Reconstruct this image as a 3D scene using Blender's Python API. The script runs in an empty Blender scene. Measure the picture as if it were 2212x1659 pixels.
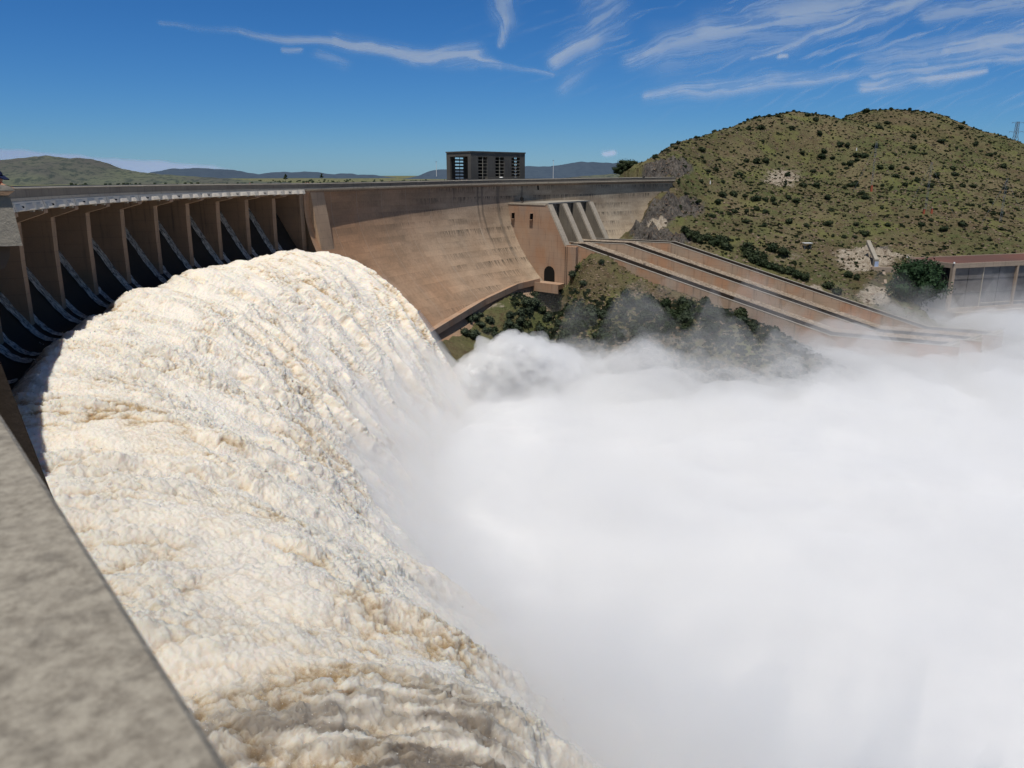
import bpy, math, random
import numpy as np
from math import radians, sin, cos, pi
random.seed(7); rng = np.random.default_rng(7)
sc = bpy.context.scene
COL = sc.collection

# ------------------------------------------------------------------ camera maths (2212 x 1659 picture units)
FPX = 1661.0; CX, CY = 1106.0, 829.5
PITCH = radians(15.17); CP, SP = cos(PITCH), sin(PITCH)
def ray(u, v):
    d = v - CY
    fy = FPX*CP - d*SP
    return (u-CX)/fy, (-FPX*SP - d*CP)/fy       # X/Y and Z/Y
def P(u, v, Y):
    a, b = ray(u, v); return (a*Y, Y, b*Y)
def PZ(u, v, z):
    a, b = ray(u, v); Y = z/b; return (a*Y, Y, z)
def proj(X, Y, Z):
    fw = Y*CP - Z*SP; dn = -Y*SP - Z*CP
    return CX+FPX*X/fw, CY+FPX*dn/fw

# ------------------------------------------------------------------ helpers
def tag(o, label=None, cat=None, group=None, kind=None):
    if label: o['label'] = label
    if cat: o['category'] = cat
    if group: o['group'] = group
    if kind: o['kind'] = kind
    return o
def empty(name, loc=(0,0,0), label=None, cat=None, group=None):
    o = bpy.data.objects.new(name, None); COL.objects.link(o); o.location = loc
    o.empty_display_size = 0.5
    return tag(o, label, cat, group)
class MB:
    def __init__(s): s.v = []; s.f = []; s.cut = None
    def poly(s, pts):
        n = len(s.v); s.v += [tuple(p) for p in pts]; s.f.append(tuple(range(n, n+len(pts))))
    def hexa(s, p):      # 8 pts: bottom 0-3, top 4-7
        n = len(s.v); s.v += [tuple(q) for q in p]
        for f in ((3,2,1,0),(4,5,6,7),(0,1,5,4),(1,2,6,5),(2,3,7,6),(3,0,4,7)): s.f.append(tuple(n+i for i in f))
    def box(s, x0, x1, y0, y1, z0, z1):
        s.hexa([(x0,y0,z0),(x1,y0,z0),(x1,y1,z0),(x0,y1,z0),(x0,y0,z1),(x1,y0,z1),(x1,y1,z1),(x0,y1,z1)])
    def prism(s, a, b):  # two matching rings
        n = len(s.v); m = len(a); s.v += [tuple(q) for q in a]+[tuple(q) for q in b]
        s.f.append(tuple(n+i for i in reversed(range(m)))); s.f.append(tuple(n+m+i for i in range(m)))
        for i in range(m):
            j = (i+1) % m; s.f.append((n+i, n+j, n+m+j, n+m+i))
    def bar(s, p, q, r, r2=None, sides=4):
        r2 = r if r2 is None else r2
        p = np.array(p, float); q = np.array(q, float); d = q-p; d /= np.linalg.norm(d)+1e-9
        a = np.cross(d, (0,0,1) if abs(d[2]) < .9 else (1,0,0)); a /= np.linalg.norm(a); b = np.cross(d, a)
        A = [p+r*(cos(t)*a+sin(t)*b) for t in [2*pi*i/sides+pi/4 for i in range(sides)]]
        B = [q+r2*(cos(t)*a+sin(t)*b) for t in [2*pi*i/sides+pi/4 for i in range(sides)]]
        s.prism(A, B)
    def build(s, name, mat, parent=None, smooth=False, mat2=None):
        me = bpy.data.meshes.new(name); me.from_pydata(s.v, [], s.f); me.update()
        o = link(name, me, mat, parent, smooth)
        if mat2:
            me.materials.append(mat2)
            for i in range(s.cut, len(me.polygons)): me.polygons[i].material_index = 1
        return o
def fixn(me):
    import bmesh
    bm = bmesh.new(); bm.from_mesh(me); bmesh.ops.recalc_face_normals(bm, faces=bm.faces); bm.to_mesh(me); bm.free()
def link(name, me, mat, parent=None, smooth=False):
    if mat: me.materials.append(mat)
    if smooth: me.polygons.foreach_set('use_smooth', [True]*len(me.polygons))
    o = bpy.data.objects.new(name, me); COL.objects.link(o)
    if parent:
        o.parent = parent
        if parent.type == 'EMPTY': o.matrix_parent_inverse = parent.matrix_basis.inverted()
    return o
def grid_mesh(name, V, mat, parent=None, uv=None, attrs=None, smooth=True, flip=False):
    n, m = V.shape[:2]
    me = bpy.data.meshes.new(name)
    me.vertices.add(n*m); me.vertices.foreach_set('co', V.reshape(-1).astype(np.float32))
    i = np.arange(n-1)[:,None]*m+np.arange(m-1)[None,:]
    q = np.stack([i, i+1, i+m+1, i+m], -1).reshape(-1,4)
    if flip: q = q[:, ::-1]
    nf = len(q)
    me.loops.add(nf*4); me.loops.foreach_set('vertex_index', q.reshape(-1).astype(np.int32))
    me.polygons.add(nf); me.polygons.foreach_set('loop_start', (np.arange(nf)*4).astype(np.int32))
    me.polygons.foreach_set('loop_total', np.full(nf,4,np.int32))
    if smooth: me.polygons.foreach_set('use_smooth', np.ones(nf,bool))
    if uv is not None:
        l = me.uv_layers.new(name='UVMap'); l.data.foreach_set('uv', uv.reshape(-1,2)[q.reshape(-1)].reshape(-1).astype(np.float32))
    for k, a in (attrs or {}).items():
        at = me.attributes.new(k, 'FLOAT', 'POINT'); at.data.foreach_set('value', a.reshape(-1).astype(np.float32))
    me.update(); me.validate()
    return link(name, me, mat, parent, False)
# noise ------------------------------------------------------------
_perm = rng.permutation(256); _perm = np.concatenate([_perm, _perm, _perm])
_g = rng.normal(size=(256,3)); _g /= np.linalg.norm(_g, axis=1)[:,None]; _g = _g.astype(np.float32)
def perlin(x, y, z):
    x, y, z = np.broadcast_arrays(x, y, z)
    xi, yi, zi = np.floor(x), np.floor(y), np.floor(z)
    xf, yf, zf = (x-xi).astype(np.float32), (y-yi).astype(np.float32), (z-zi).astype(np.float32)
    xi = xi.astype(np.int64) & 255; yi = yi.astype(np.int64) & 255; zi = zi.astype(np.int64) & 255
    u, v, w = [t*t*t*(t*(t*6-15)+10) for t in (xf, yf, zf)]
    def g(a, b, c):
        h = _perm[_perm[_perm[(xi+a)&255]+((yi+b)&255)]+((zi+c)&255)]
        gr = _g[h]; return gr[...,0]*(xf-a)+gr[...,1]*(yf-b)+gr[...,2]*(zf-c)
    def L(t, a, b): return a+t*(b-a)
    return 1.6*L(w, L(v, L(u,g(0,0,0),g(1,0,0)), L(u,g(0,1,0),g(1,1,0))), L(v, L(u,g(0,0,1),g(1,0,1)), L(u,g(0,1,1),g(1,1,1))))
def fbm(x, y, z, o=4, gain=.5, lac=2.03):
    a = 1; s = 0
    for i in range(o):
        s = s+a*perlin(x+i*17.3, y+i*5.1, z+i*9.7); x, y, z = x*lac, y*lac, z*lac; a *= gain
    return s
def sstep(a, b, x):
    t = np.clip((x-a)/(b-a), 0, 1); return t*t*(3-2*t)

# ------------------------------------------------------------------ materials
def new_mat(name):
    m = bpy.data.materials.new(name); m.use_nodes = True; nt = m.node_tree; nt.nodes.clear()
    out = nt.nodes.new('ShaderNodeOutputMaterial'); b = nt.nodes.new('ShaderNodeBsdfPrincipled')
    nt.links.new(b.outputs[0], out.inputs[0]); b.inputs['Roughness'].default_value = .85
    b.inputs['Specular IOR Level'].default_value = .2
    return m, nt, b, out
class N:
    def __init__(s, nt): s.nt = nt
    def node(s, t, **kw):
        n = s.nt.nodes.new(t)
        for k, v in kw.items(): setattr(n, k, v)
        return n
    def set(s, inp, v):
        if hasattr(v, 'is_linked') or isinstance(v, bpy.types.NodeSocket): s.nt.links.new(v, inp)
        else: inp.default_value = v
    def math(s, op, a, b=0.0, c=0.0, clamp=False):
        n = s.node('ShaderNodeMath', operation=op, use_clamp=clamp)
        s.set(n.inputs[0], a); s.set(n.inputs[1], b); s.set(n.inputs[2], c); return n.outputs[0]
    def geo(s): return s.node('ShaderNodeNewGeometry').outputs['Position']
    def tc(s, k='Object'): return s.node('ShaderNodeTexCoord').outputs[k]
    def scale(s, vec, sx, sy, sz, loc=(0,0,0)):
        n = s.node('ShaderNodeMapping'); s.set(n.inputs[0], vec); n.inputs['Scale'].default_value = (sx,sy,sz); n.inputs['Location'].default_value = loc; return n.outputs[0]
    def noise(s, vec, scale=1, detail=4, rough=.55, dist=0):
        n = s.node('ShaderNodeTexNoise'); s.set(n.inputs['Vector'], vec); n.inputs['Scale'].default_value = scale
        n.inputs['Detail'].default_value = detail; n.inputs['Roughness'].default_value = rough; n.inputs['Distortion'].default_value = dist
        return n.outputs[0]
    def vor(s, vec, scale=1, feat='F1', out='Distance'):
        n = s.node('ShaderNodeTexVoronoi', feature=feat); s.set(n.inputs['Vector'], vec); n.inputs['Scale'].default_value = scale; return n.outputs[out]
    def ramp(s, fac, a, b, lo=0.0, hi=1.0):
        n = s.node('ShaderNodeMapRange'); n.clamp = True; s.set(n.inputs[0], fac)
        n.inputs[1].default_value = a; n.inputs[2].default_value = b; n.inputs[3].default_value = lo; n.inputs[4].default_value = hi; return n.outputs[0]
    def mix(s, fac, a, b, mode='MIX'):
        n = s.node('ShaderNodeMix', data_type='RGBA', blend_type=mode)
        s.set(n.inputs[0], fac)
        for i, c in ((6,a),(7,b)):
            if isinstance(c, tuple): c = (*c, 1) if len(c) == 3 else c
            s.set(n.inputs[i], c)
        return n.outputs[2]
    def attr(s, name):
        n = s.node('ShaderNodeAttribute'); n.attribute_name = name; return n.outputs['Fac']
    def bump(s, h, dist, strength=1.0):
        n = s.node('ShaderNodeBump'); s.set(n.inputs['Height'], h); n.inputs['Distance'].default_value = dist; n.inputs['Strength'].default_value = strength; return n.outputs[0]
def concrete(name, c1, c2, streak=.45, sc_=1.0, dark=(.05,.04,.035), bump=.03, red=None):
    m, nt, b, out = new_mat(name); n = N(nt); p = n.tc('Object')
    big = n.noise(p, .12*sc_, 5); col = n.mix(n.ramp(big,.35,.65), c1, c2)
    if red: col = n.mix(n.math('MULTIPLY', n.ramp(n.noise(n.scale(p,1,1,.5,(7,3,1)), .16*sc_, 4),.45,.62), .7), col, red)
    st = n.noise(n.scale(p, 1.3*sc_, 1.3*sc_, .1*sc_), 1, 5, .6)
    col = n.mix(n.math('MULTIPLY', n.ramp(st,.54,.72), streak), col, dark)
    fine = n.noise(p, 3*sc_, 6, .7); col = n.mix(n.ramp(fine,.3,.75,.0,.35), col, tuple(x*.62 for x in c1))
    lift = n.node('ShaderNodeSeparateXYZ'); n.set(lift.inputs[0], p)
    ll = n.math('FRACT', n.math('MULTIPLY', lift.outputs[2], .42*sc_))
    col = n.mix(n.math('MULTIPLY', n.ramp(ll,0,.06,1,0), .35), col, dark)
    n.set(b.inputs['Base Color'], col); n.set(b.inputs['Normal'], n.bump(fine, bump))
    return m
def flat(name, c, rough=.8, metal=0, var=.25, sc_=2.0, spec=.2):
    m, nt, b, out = new_mat(name); n = N(nt)
    f = n.noise(n.tc('Object'), sc_, 4); n.set(b.inputs['Base Color'], n.mix(n.ramp(f,.3,.7), c, tuple(x*(1-var) for x in c)))
    b.inputs['Roughness'].default_value = rough; b.inputs['Metallic'].default_value = metal; b.inputs['Specular IOR Level'].default_value = spec
    return m
M = {}
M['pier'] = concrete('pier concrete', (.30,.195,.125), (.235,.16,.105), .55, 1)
M['buttress'] = concrete('tan buttress concrete', (.46,.32,.21), (.38,.26,.17), .35, 1)  # lighter tan than the pier concrete
M['parapet'] = concrete('weathered parapet and bay shade concrete', (.17,.145,.115), (.22,.19,.15), .45, 1.6)
M['cap'] = concrete('pale cap concrete', (.38,.34,.28), (.30,.27,.22), .2, 2)
M['beam'] = concrete('pale beam concrete', (.72,.64,.53), (.62,.55,.45), .15, 2)
M['intake'] = concrete('intake concrete', (.44,.30,.205), (.36,.25,.18), .4, 1, red=(.40,.22,.125))
M['intake_light'] = concrete('pale intake concrete', (.45,.385,.30), (.38,.325,.255), .4, 1)
M['chute'] = concrete('rust stained chute concrete', (.44,.31,.215), (.37,.28,.20), .5, .8, red=(.45,.22,.11))
M['chute_edge'] = flat('pale chute edge', (.45,.40,.33))
M['chute_dark'] = concrete('algae and pier shade darkened concrete', (.035,.026,.02), (.055,.04,.03), .5, 1)
M['bucket'] = concrete('dark soaked chute floor', (.034,.027,.021), (.045,.036,.028), .4, 1)
M['bucket'].node_tree.nodes['Principled BSDF'].inputs['Roughness'].default_value = .9
M['bucket'].node_tree.nodes['Principled BSDF'].inputs['Specular IOR Level'].default_value = .05
M['tower'] = concrete('dark board marked concrete', (.10,.092,.082), (.125,.115,.10), .3, 1.5)
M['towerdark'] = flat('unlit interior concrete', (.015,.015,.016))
M['slat'] = flat('pale louvre slat', (.38,.34,.27))
M['road'] = flat('asphalt', (.06,.058,.055))
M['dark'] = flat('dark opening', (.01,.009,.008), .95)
M['black'] = flat('black rubber', (.02,.02,.02))
M['steel'] = flat('galvanised steel', (.28,.30,.33), .5, .5)
M['whitepaint'] = flat('white paint', (.78,.78,.76), .4, 0, .08)
M['yellow'] = flat('yellow paint', (.75,.55,.05), .5)
M['red'] = flat('red brick', (.42,.11,.06), .8)
M['bluepaint'] = flat('pale blue paint', (.42,.52,.72), .6)
M['roof'] = concrete('oxide red roof', (.16,.075,.055), (.12,.065,.052), .25, .4)
M['phouse'] = concrete('powerhouse frame concrete', (.40,.31,.235), (.33,.26,.2), .3, 1)
M['skin'] = flat('skin', (.42,.22,.14), .6)
M['redshirt'] = flat('red cotton', (.45,.02,.03), .9)
M['navy'] = flat('navy cotton', (.012,.018,.06), .9)
M['whitecloth'] = flat('white cotton', (.75,.75,.78), .9)
M['darkcloth'] = flat('dark cotton', (.03,.03,.035), .9)
M['hair'] = flat('dark hair', (.02,.013,.01), .8)
M['bark'] = flat('bark', (.10,.07,.05), .9)
def glassmat():
    m, nt, b, out = new_mat('dusty window glass'); n = N(nt)
    p = n.tc('Object'); g = n.noise(n.scale(p,.5,.5,.12), 1, 4)
    n.set(b.inputs['Base Color'], n.mix(n.ramp(g,.35,.65), (.10,.095,.10), (.14,.13,.13)))
    b.inputs['Roughness'].default_value = .35; b.inputs['Specular IOR Level'].default_value = .5
    return m
M['glass'] = glassmat()
M['panel'] = flat('dusty grey panel', (.17,.155,.145), .6, 0, .15, .4)
def dam_mat():
    m, nt, b, out = new_mat('dam wall concrete'); n = N(nt)
    uv = n.tc('UV'); p = n.tc('Object')
    sp = n.node('ShaderNodeSeparateXYZ'); n.set(sp.inputs[0], uv); S_, Z_ = sp.outputs[0], sp.outputs[1]
    # reddish at the left, greyer to the right
    t = n.math('ADD', n.ramp(S_, 165, 285), n.math('MULTIPLY', n.math('SUBTRACT', n.noise(uv,.03,3),.5), 1.0), clamp=True)
    col = n.mix(t, (.44,.245,.135), (.49,.405,.30))
    tone = n.noise(n.scale(uv,.05,.12,1,(5,5,0)), 1, 5, .65); col = n.mix(n.ramp(tone,.42,.62,0,.5), col, (.20,.135,.085))
    # lift blocks: random tone per pour
    br = n.node('ShaderNodeTexBrick'); n.set(br.inputs['Vector'], uv); br.offset = .35
    br.inputs['Scale'].default_value = 1; br.inputs['Brick Width'].default_value = 11; br.inputs['Row Height'].default_value = 2.1
    br.inputs['Mortar Size'].default_value = .12; br.inputs['Mortar Smooth'].default_value = .6
    br.inputs['Color1'].default_value = (.72,.72,.72,1); br.inputs['Color2'].default_value = (1.12,1.1,1.08,1); br.inputs['Mortar'].default_value = (.82,.79,.75,1); br.inputs['Bias'].default_value = .1
    col = n.mix(.5, col, br.outputs[0], 'MULTIPLY')
    # vertical weather streaks hanging from lift lines
    row = n.math('FRACT', n.math('DIVIDE', Z_, 4.2))
    st = n.noise(n.scale(uv, 1.6, .16, 1), 1, 6, .65)
    zone = n.noise(n.scale(uv, .045, .10, 1, (3,8,0)), 1, 4, .6)
    k = n.math('MULTIPLY', n.ramp(st,.44,.6), n.ramp(zone,.42,.55))
    k = n.math('MULTIPLY', k, n.ramp(row,.25,.95))
    k = n.math('MULTIPLY', k, n.ramp(S_,185,235,.25,1.0))
    col = n.mix(n.math('MULTIPLY', k, .95), col, (.05,.043,.034))
    # long dark streaks from the crest
    for s0, w, z1 in ((249,.55,-33),(246.4,.5,-24),(259,.9,-38),(232,.5,-13),(217,.5,-10),(201,.6,-9),(352,.6,-9),(356,.5,-7),(338,.4,-6),(274,.6,-26)):
        d = n.math('ABSOLUTE', n.math('SUBTRACT', n.math('ADD', S_, n.math('MULTIPLY', n.noise(n.scale(uv,.3,.3,1),1,3), 1.4)), s0+.7))
        e = n.math('MULTIPLY', n.ramp(d, w*.3, w*1.6, 1, 0), n.ramp(Z_, z1, z1+9))
        col = n.mix(n.math('MULTIPLY', e, .55), col, (.05,.045,.04))
    # pale lime deposits
    li = n.noise(n.scale(uv, .8, .07, 1, (31,2,0)), 1, 5, .6)
    jj = n.math('ABSOLUTE', n.math('SUBTRACT', n.math('FRACT', n.math('DIVIDE', S_, 14.0)), .5))
    e = n.math('MULTIPLY', n.ramp(li,.56,.7), n.math('ADD', n.ramp(jj,.0,.13,1,.15), 0)); e = n.math('MULTIPLY', e, n.ramp(Z_,-8,-22)); e = n.math('MULTIPLY', e, n.ramp(S_,205,275,.2,1))
    col = n.mix(n.math('MULTIPLY', e, .6), col, (.56,.50,.42))
    # monolith joints
    jl = n.ramp(jj, 0, .012, 1, 0); col = n.mix(n.math('MULTIPLY', jl, .35), col, (.50,.44,.36))
    f = n.noise(p, 1.4, 6, .7); col = n.mix(n.ramp(f,.3,.75,0,.4), col, (.15,.11,.075))
    f2 = n.noise(n.scale(uv,6,.8,1), 1, 4, .7); col = n.mix(n.ramp(f2,.45,.8,0,.35), col, (.12,.09,.065))
    n.set(b.inputs['Base Color'], col); n.set(b.inputs['Normal'], n.bump(f,.05))
    return m
M['dam'] = dam_mat()
def near_concrete():
    m, nt, b, out = new_mat('mottled parapet concrete'); n = N(nt); p = n.tc('Object')
    a = n.noise(p, 55, 7, .75); c = n.mix(n.ramp(a,.38,.62), (.19,.165,.13), (.34,.305,.245))
    d = n.noise(p, 20, 6, .7, .5); c = n.mix(n.ramp(d,.5,.66,0,.7), c, (.12,.105,.085))
    e = n.noise(p, 120, 3, .6); c = n.mix(n.ramp(e,.4,.7,0,.3), c, (.42,.38,.31))
    n.set(b.inputs['Base Color'], c); n.set(b.inputs['Normal'], n.bump(n.noise(p,60,5,.7), .002)); return m
M['near'] = near_concrete()
def foam_mat():
    m, nt, b, out = new_mat('silty white water with shaded creases'); n = N(nt)
    h = n.attr('crease_shade'); p = n.tc('Object')
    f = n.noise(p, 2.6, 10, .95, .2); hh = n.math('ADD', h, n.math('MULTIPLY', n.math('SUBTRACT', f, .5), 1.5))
    col = n.mix(n.ramp(hh, .10, .50), (.46,.31,.16), (.80,.67,.50))  # tan in the creases: shade painted into the foam colour
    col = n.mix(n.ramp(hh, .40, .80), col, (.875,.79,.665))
    col = n.mix(n.attr('wet_shade'), col, (.13,.10,.075))  # dark water, with the shade by the pier feet darkened in
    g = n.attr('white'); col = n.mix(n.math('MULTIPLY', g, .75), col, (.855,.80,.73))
    n.set(b.inputs['Base Color'], col); b.inputs['Roughness'].default_value = .9
    n.set(b.inputs['Normal'], n.bump(n.math('MULTIPLY', n.noise(p, 5.5, 10, .9), n.ramp(n.attr('patch'),0,1,.5,1)), .22))
    b.inputs['Subsurface Weight'].default_value = .7; b.inputs['Subsurface Radius'].default_value = (1.0,.75,.5); b.inputs['Subsurface Scale'].default_value = .8
    return m
M['foam'] = foam_mat()
def chute_water():
    m, nt, b, out = new_mat('streaked chute water'); n = N(nt); uv = n.tc('UV')
    a = n.noise(n.scale(uv, 1.9, 1.0, 1), 1, 7, .8); 
    c = n.mix(n.ramp(a,.41,.60), (.05,.042,.035), (.62,.575,.50)); n.set(b.inputs['Base Color'], c); b.inputs['Roughness'].default_value = .8
    n.set(b.inputs['Normal'], n.bump(a,.3)); return m
M['streak'] = chute_water()
def terrain_mat(name, far=False):
    m, nt, b, out = new_mat(name); n = N(nt); p = n.geo()
    a = n.noise(p, .035, 6, .6); g = n.mix(n.ramp(a,.38,.6), (.095,.105,.042), (.17,.142,.078))
    a2 = n.noise(n.scale(p,1,1,1,(90,20,4)), .013, 5, .6); g = n.mix(n.ramp(a2,.50,.62,0,.5), g, (.115,.08,.05))
    c = n.noise(p, .22, 7, .75); g = n.mix(n.ramp(c,.50,.66), g, (.105,.068,.043))
    d = n.noise(p, .9, 5, .8); g = n.mix(n.ramp(d,.54,.64,0,.8), g, (.026,.03,.015))
    e = n.noise(p, .55, 6, .8, .5); g = n.mix(n.ramp(e,.60,.68,0,.8), g, (.42,.31,.21))
    e2 = n.noise(n.scale(p,1,1,1,(40,3,9)), .06, 5, .6); g = n.mix(n.ramp(e2,.52,.68,0,.8), g, (.15,.155,.055))
    r = n.attr('rock'); rn = n.noise(n.scale(p,1,1,.45), .6, 8, .8, .8)
    rc = n.mix(n.ramp(rn,.38,.62), (.028,.027,.027), (.17,.15,.13)); w = n.noise(p, .5, 6, .7)
    rc = n.mix(n.ramp(w,.55,.7,0,.6), rc, (.20,.11,.06))
    g = n.mix(n.ramp(n.math('ADD', r, n.math('MULTIPLY', n.math('SUBTRACT', e, .5), .7)),.4,.6), g, rc)
    pr = n.attr('pale'); pc = n.mix(n.ramp(rn,.4,.6), (.24,.19,.14), (.46,.40,.32))
    g = n.mix(n.ramp(n.math('ADD', pr, n.math('MULTIPLY', n.math('SUBTRACT', c, .5), 1.2)),.45,.65), g, pc)
    n.set(b.inputs['Base Color'], g); n.set(b.inputs['Normal'], n.bump(n.math('ADD', d, rn), .7)); b.inputs['Specular IOR Level'].default_value = .05
    return m
M['terrain'] = terrain_mat('grassy rocky hillside')
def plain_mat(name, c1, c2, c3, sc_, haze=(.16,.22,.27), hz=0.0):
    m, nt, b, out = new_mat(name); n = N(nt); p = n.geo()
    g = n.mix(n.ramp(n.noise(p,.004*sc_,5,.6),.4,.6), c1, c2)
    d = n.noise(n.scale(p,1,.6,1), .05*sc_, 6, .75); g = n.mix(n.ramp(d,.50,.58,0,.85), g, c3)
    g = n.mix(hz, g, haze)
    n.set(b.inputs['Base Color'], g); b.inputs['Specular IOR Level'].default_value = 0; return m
M['plain'] = plain_mat('dry plain', (.145,.155,.085), (.19,.175,.11), (.055,.07,.035), 1)
M['hill_near'] = plain_mat('scrub covered hill', (.105,.11,.062), (.08,.07,.055), (.028,.034,.022), 1.5, hz=.14)
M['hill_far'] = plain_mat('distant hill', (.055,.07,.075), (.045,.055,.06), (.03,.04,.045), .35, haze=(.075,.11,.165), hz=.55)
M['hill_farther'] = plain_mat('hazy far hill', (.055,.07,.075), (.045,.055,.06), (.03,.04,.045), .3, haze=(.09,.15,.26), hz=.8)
def gravel_mat():
    m, nt, b, out = new_mat('gravel'); n = N(nt); p = n.geo()
    v = n.vor(p, 1.6, out='Color'); sp = n.node('ShaderNodeSeparateColor'); n.set(sp.inputs[0], v)
    c = n.mix(sp.outputs[0], (.16,.12,.085), (.42,.34,.26)); n.set(b.inputs['Base Color'], c)
    n.set(b.inputs['Normal'], n.bump(n.vor(p,1.6),.4)); return m
M['gravel'] = gravel_mat()
def leaf_mat(name, c1, c2):
    m, nt, b, out = new_mat(name); n = N(nt); oi = n.node('ShaderNodeObjectInfo')
    r = oi.outputs['Random']; f = n.noise(n.geo(), 1.2, 4, .7)
    c = n.mix(r, c1, c2); c = n.mix(n.ramp(f,.35,.7), tuple(x*.5 for x in c1), c)
    n.set(b.inputs['Base Color'], c); b.inputs['Roughness'].default_value = .7; return m
M['leaf'] = leaf_mat('shrub leaves', (.030,.048,.018), (.055,.068,.028))
M['leaf_dry'] = leaf_mat('dry scrub leaves', (.085,.088,.035), (.13,.115,.055))
M['leaf_grey'] = leaf_mat('grey green leaves', (.055,.075,.042), (.08,.10,.06))
M['pine'] = leaf_mat('pine needles', (.022,.055,.02), (.035,.07,.026))
M['stone'] = flat('loose stone', (.33,.24,.17), .9, 0, .5, .3)
M['water'] = flat('muddy water', (.25,.2,.14), .3)

# ------------------------------------------------------------------ plan of the dam
R0 = 219.0; C0 = (141.0, 168.4); TH0 = -.33006
_S = np.arange(-150, 481, .5); _X = np.zeros_like(_S); _Y = np.zeros_like(_S); _H = np.zeros_like(_S)
i0 = int(np.where(_S == 135)[0][0])
for i, s in enumerate(_S[:i0+1]):
    th = TH0+s/R0; _X[i] = C0[0]-R0*cos(th); _Y[i] = C0[1]+R0*sin(th); _H[i] = th
for i in range(i0+1, len(_S)):
    s = _S[i]-135; k = 1/(R0+min(1, s/60)*81)
    if _S[i] > 385: k = 0
    _H[i] = _H[i-1]+k*.5; _X[i] = _X[i-1]+.5*sin(_H[i]); _Y[i] = _Y[i-1]+.5*cos(_H[i])
def F(s, k=0.0):
    h = np.interp(s, _S, _H)
    return np.interp(s, _S, _X)+np.cos(h)*k, np.interp(s, _S, _Y)-np.sin(h)*k
def crest(s): return np.interp(s, [-120,-20,0,46,88,135,165,195,225,255,285,315,345,375,420], [-1.0,-1.3,-1.45,-1.76,-2.0,-2.26,-2.34,-2.23,-1.95,-1.71,-1.51,-1.24,-.95,-.65,-.6])
def Q(s, k, z):
    k = k-4.6*float(np.clip((-60-s)/25,0,1)) if k > -100 else k; x, y = F(s, k); return (float(x), float(y), float(z))
KD = 3.6; KW = 2.4
def prof(z):
    d = -np.asarray(z, float); e = np.clip(d-10, 0, 34)
    return KW+.05*e+.017*e*e+np.clip(d-44, 0, 100)*.9

dam = empty('dam', (0,0,0), 'long curved concrete dam with open spillway bays and a plain wall beyond', 'dam')
# wall
s = np.concatenate([np.arange(146.3, 371, 1.0)]); z = np.concatenate([[0.0], np.linspace(-3.2,-85,90)])
SS, ZZ = np.meshgrid(s, z, indexing='ij'); ZT = np.where(ZZ == 0, -3.0, ZZ)
X, Y = F(SS, prof(ZT)); V = np.stack([X, Y, ZT], -1)
wall = grid_mesh('dam_wall', V, M['dam'], dam, uv=np.stack([SS, ZT], -1), flip=False)
def strip(name, mat, s0, s1, ds, ring, parent, smooth=False, caps=True, uvs=False):
    """extrude a (k, z offset below the crest line) outline along the arc; ring closed"""
    n = max(2, int(round((s1-s0)/ds))+1); b = MB(); m = len(ring)
    for si in np.linspace(s0, s1, n):
        zc = crest(si)
        for k, dz in ring: b.v.append(Q(si, k, zc+dz))
    for i in range(n-1):
        for j in range(m):
            a = i*m+j; c = i*m+(j+1) % m; b.f.append((a, c, c+m, a+m))
    if caps: b.f.append(tuple(range(m))[::-1]); b.f.append(tuple((n-1)*m+j for j in range(m)))
    o = b.build(name, mat, parent, smooth); fixn(o.data); return o
# crest: parapet wall, rounded cap, deck, upstream parapet
strip('parapet_cap', M['cap'], -130, 371, 2, [(KD+.05,-.22),(KD+.12,-.12),(KD+.02,0),(KD-.4,.02),(KD-.5,-.1),(KD-.45,-.22)], dam)
strip('parapet', M['parapet'], -130, 371, 2, [(KD,-.223),(KD,-1.35),(KD-.35,-1.35),(KD-.35,-.223)], dam)
strip('crest_ledge', M['intake_light'], -130, 371, 2, [(KD+.06,-1.353),(KD+.10,-1.79),(KD-.5,-2.2),(KD-9,-2.2),(KD-9,-1.353)], dam)
strip('road_surface', M['road'], -130, 371, 3, [(KD-.5,-1.33),(KD-8.4,-1.33),(KD-8.4,-1.345),(KD-.5,-1.345)], dam)
strip('upstream_parapet', M['cap'], -130, 371, 2, [(KD-8.5,.06),(KD-8.9,.06),(KD-8.9,-1.35),(KD-8.5,-1.35)], dam)
strip('crest_corbel', M['pier'], 146.6, 371, 2, [(KD-.45,-2.203),(KD-.55,-2.75),(KW-1.5,-2.75),(KW-1.5,-2.203)], dam)
strip('spillway_head', M['pier'], -30, 146.4, 3, [(-1,-2.21),(-1,-3.6),(-9,-3.6),(-9,-2.21)], dam)
# spillway piers
ADJ = [.6,-.3,-.7,-.5,0,.55,.85,.6,.1,-1.1]
PS = [-45,-30,-15]+[15*i+ADJ[i] for i in range(10)]
FOOT = -21.2
def extr(b, s0, s1, prof_kz):
    b.prism([Q(s0, k, z) for k, z in prof_kz], [Q(s1, k, z) for k, z in prof_kz])
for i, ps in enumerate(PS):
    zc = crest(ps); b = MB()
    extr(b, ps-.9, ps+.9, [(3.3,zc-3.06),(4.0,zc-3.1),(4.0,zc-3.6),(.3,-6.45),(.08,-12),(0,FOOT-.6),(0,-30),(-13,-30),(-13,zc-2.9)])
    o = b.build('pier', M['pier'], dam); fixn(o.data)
b = MB(); extr(b, 144.4, 146.5, [(2.2,crest(150)-2.2),(2.2,-12),(2.2,-40),(-13,-40),(-13,crest(150)-2.2)]); o = b.build('end_pier', M['pier'], dam); fixn(o.data)
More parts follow.
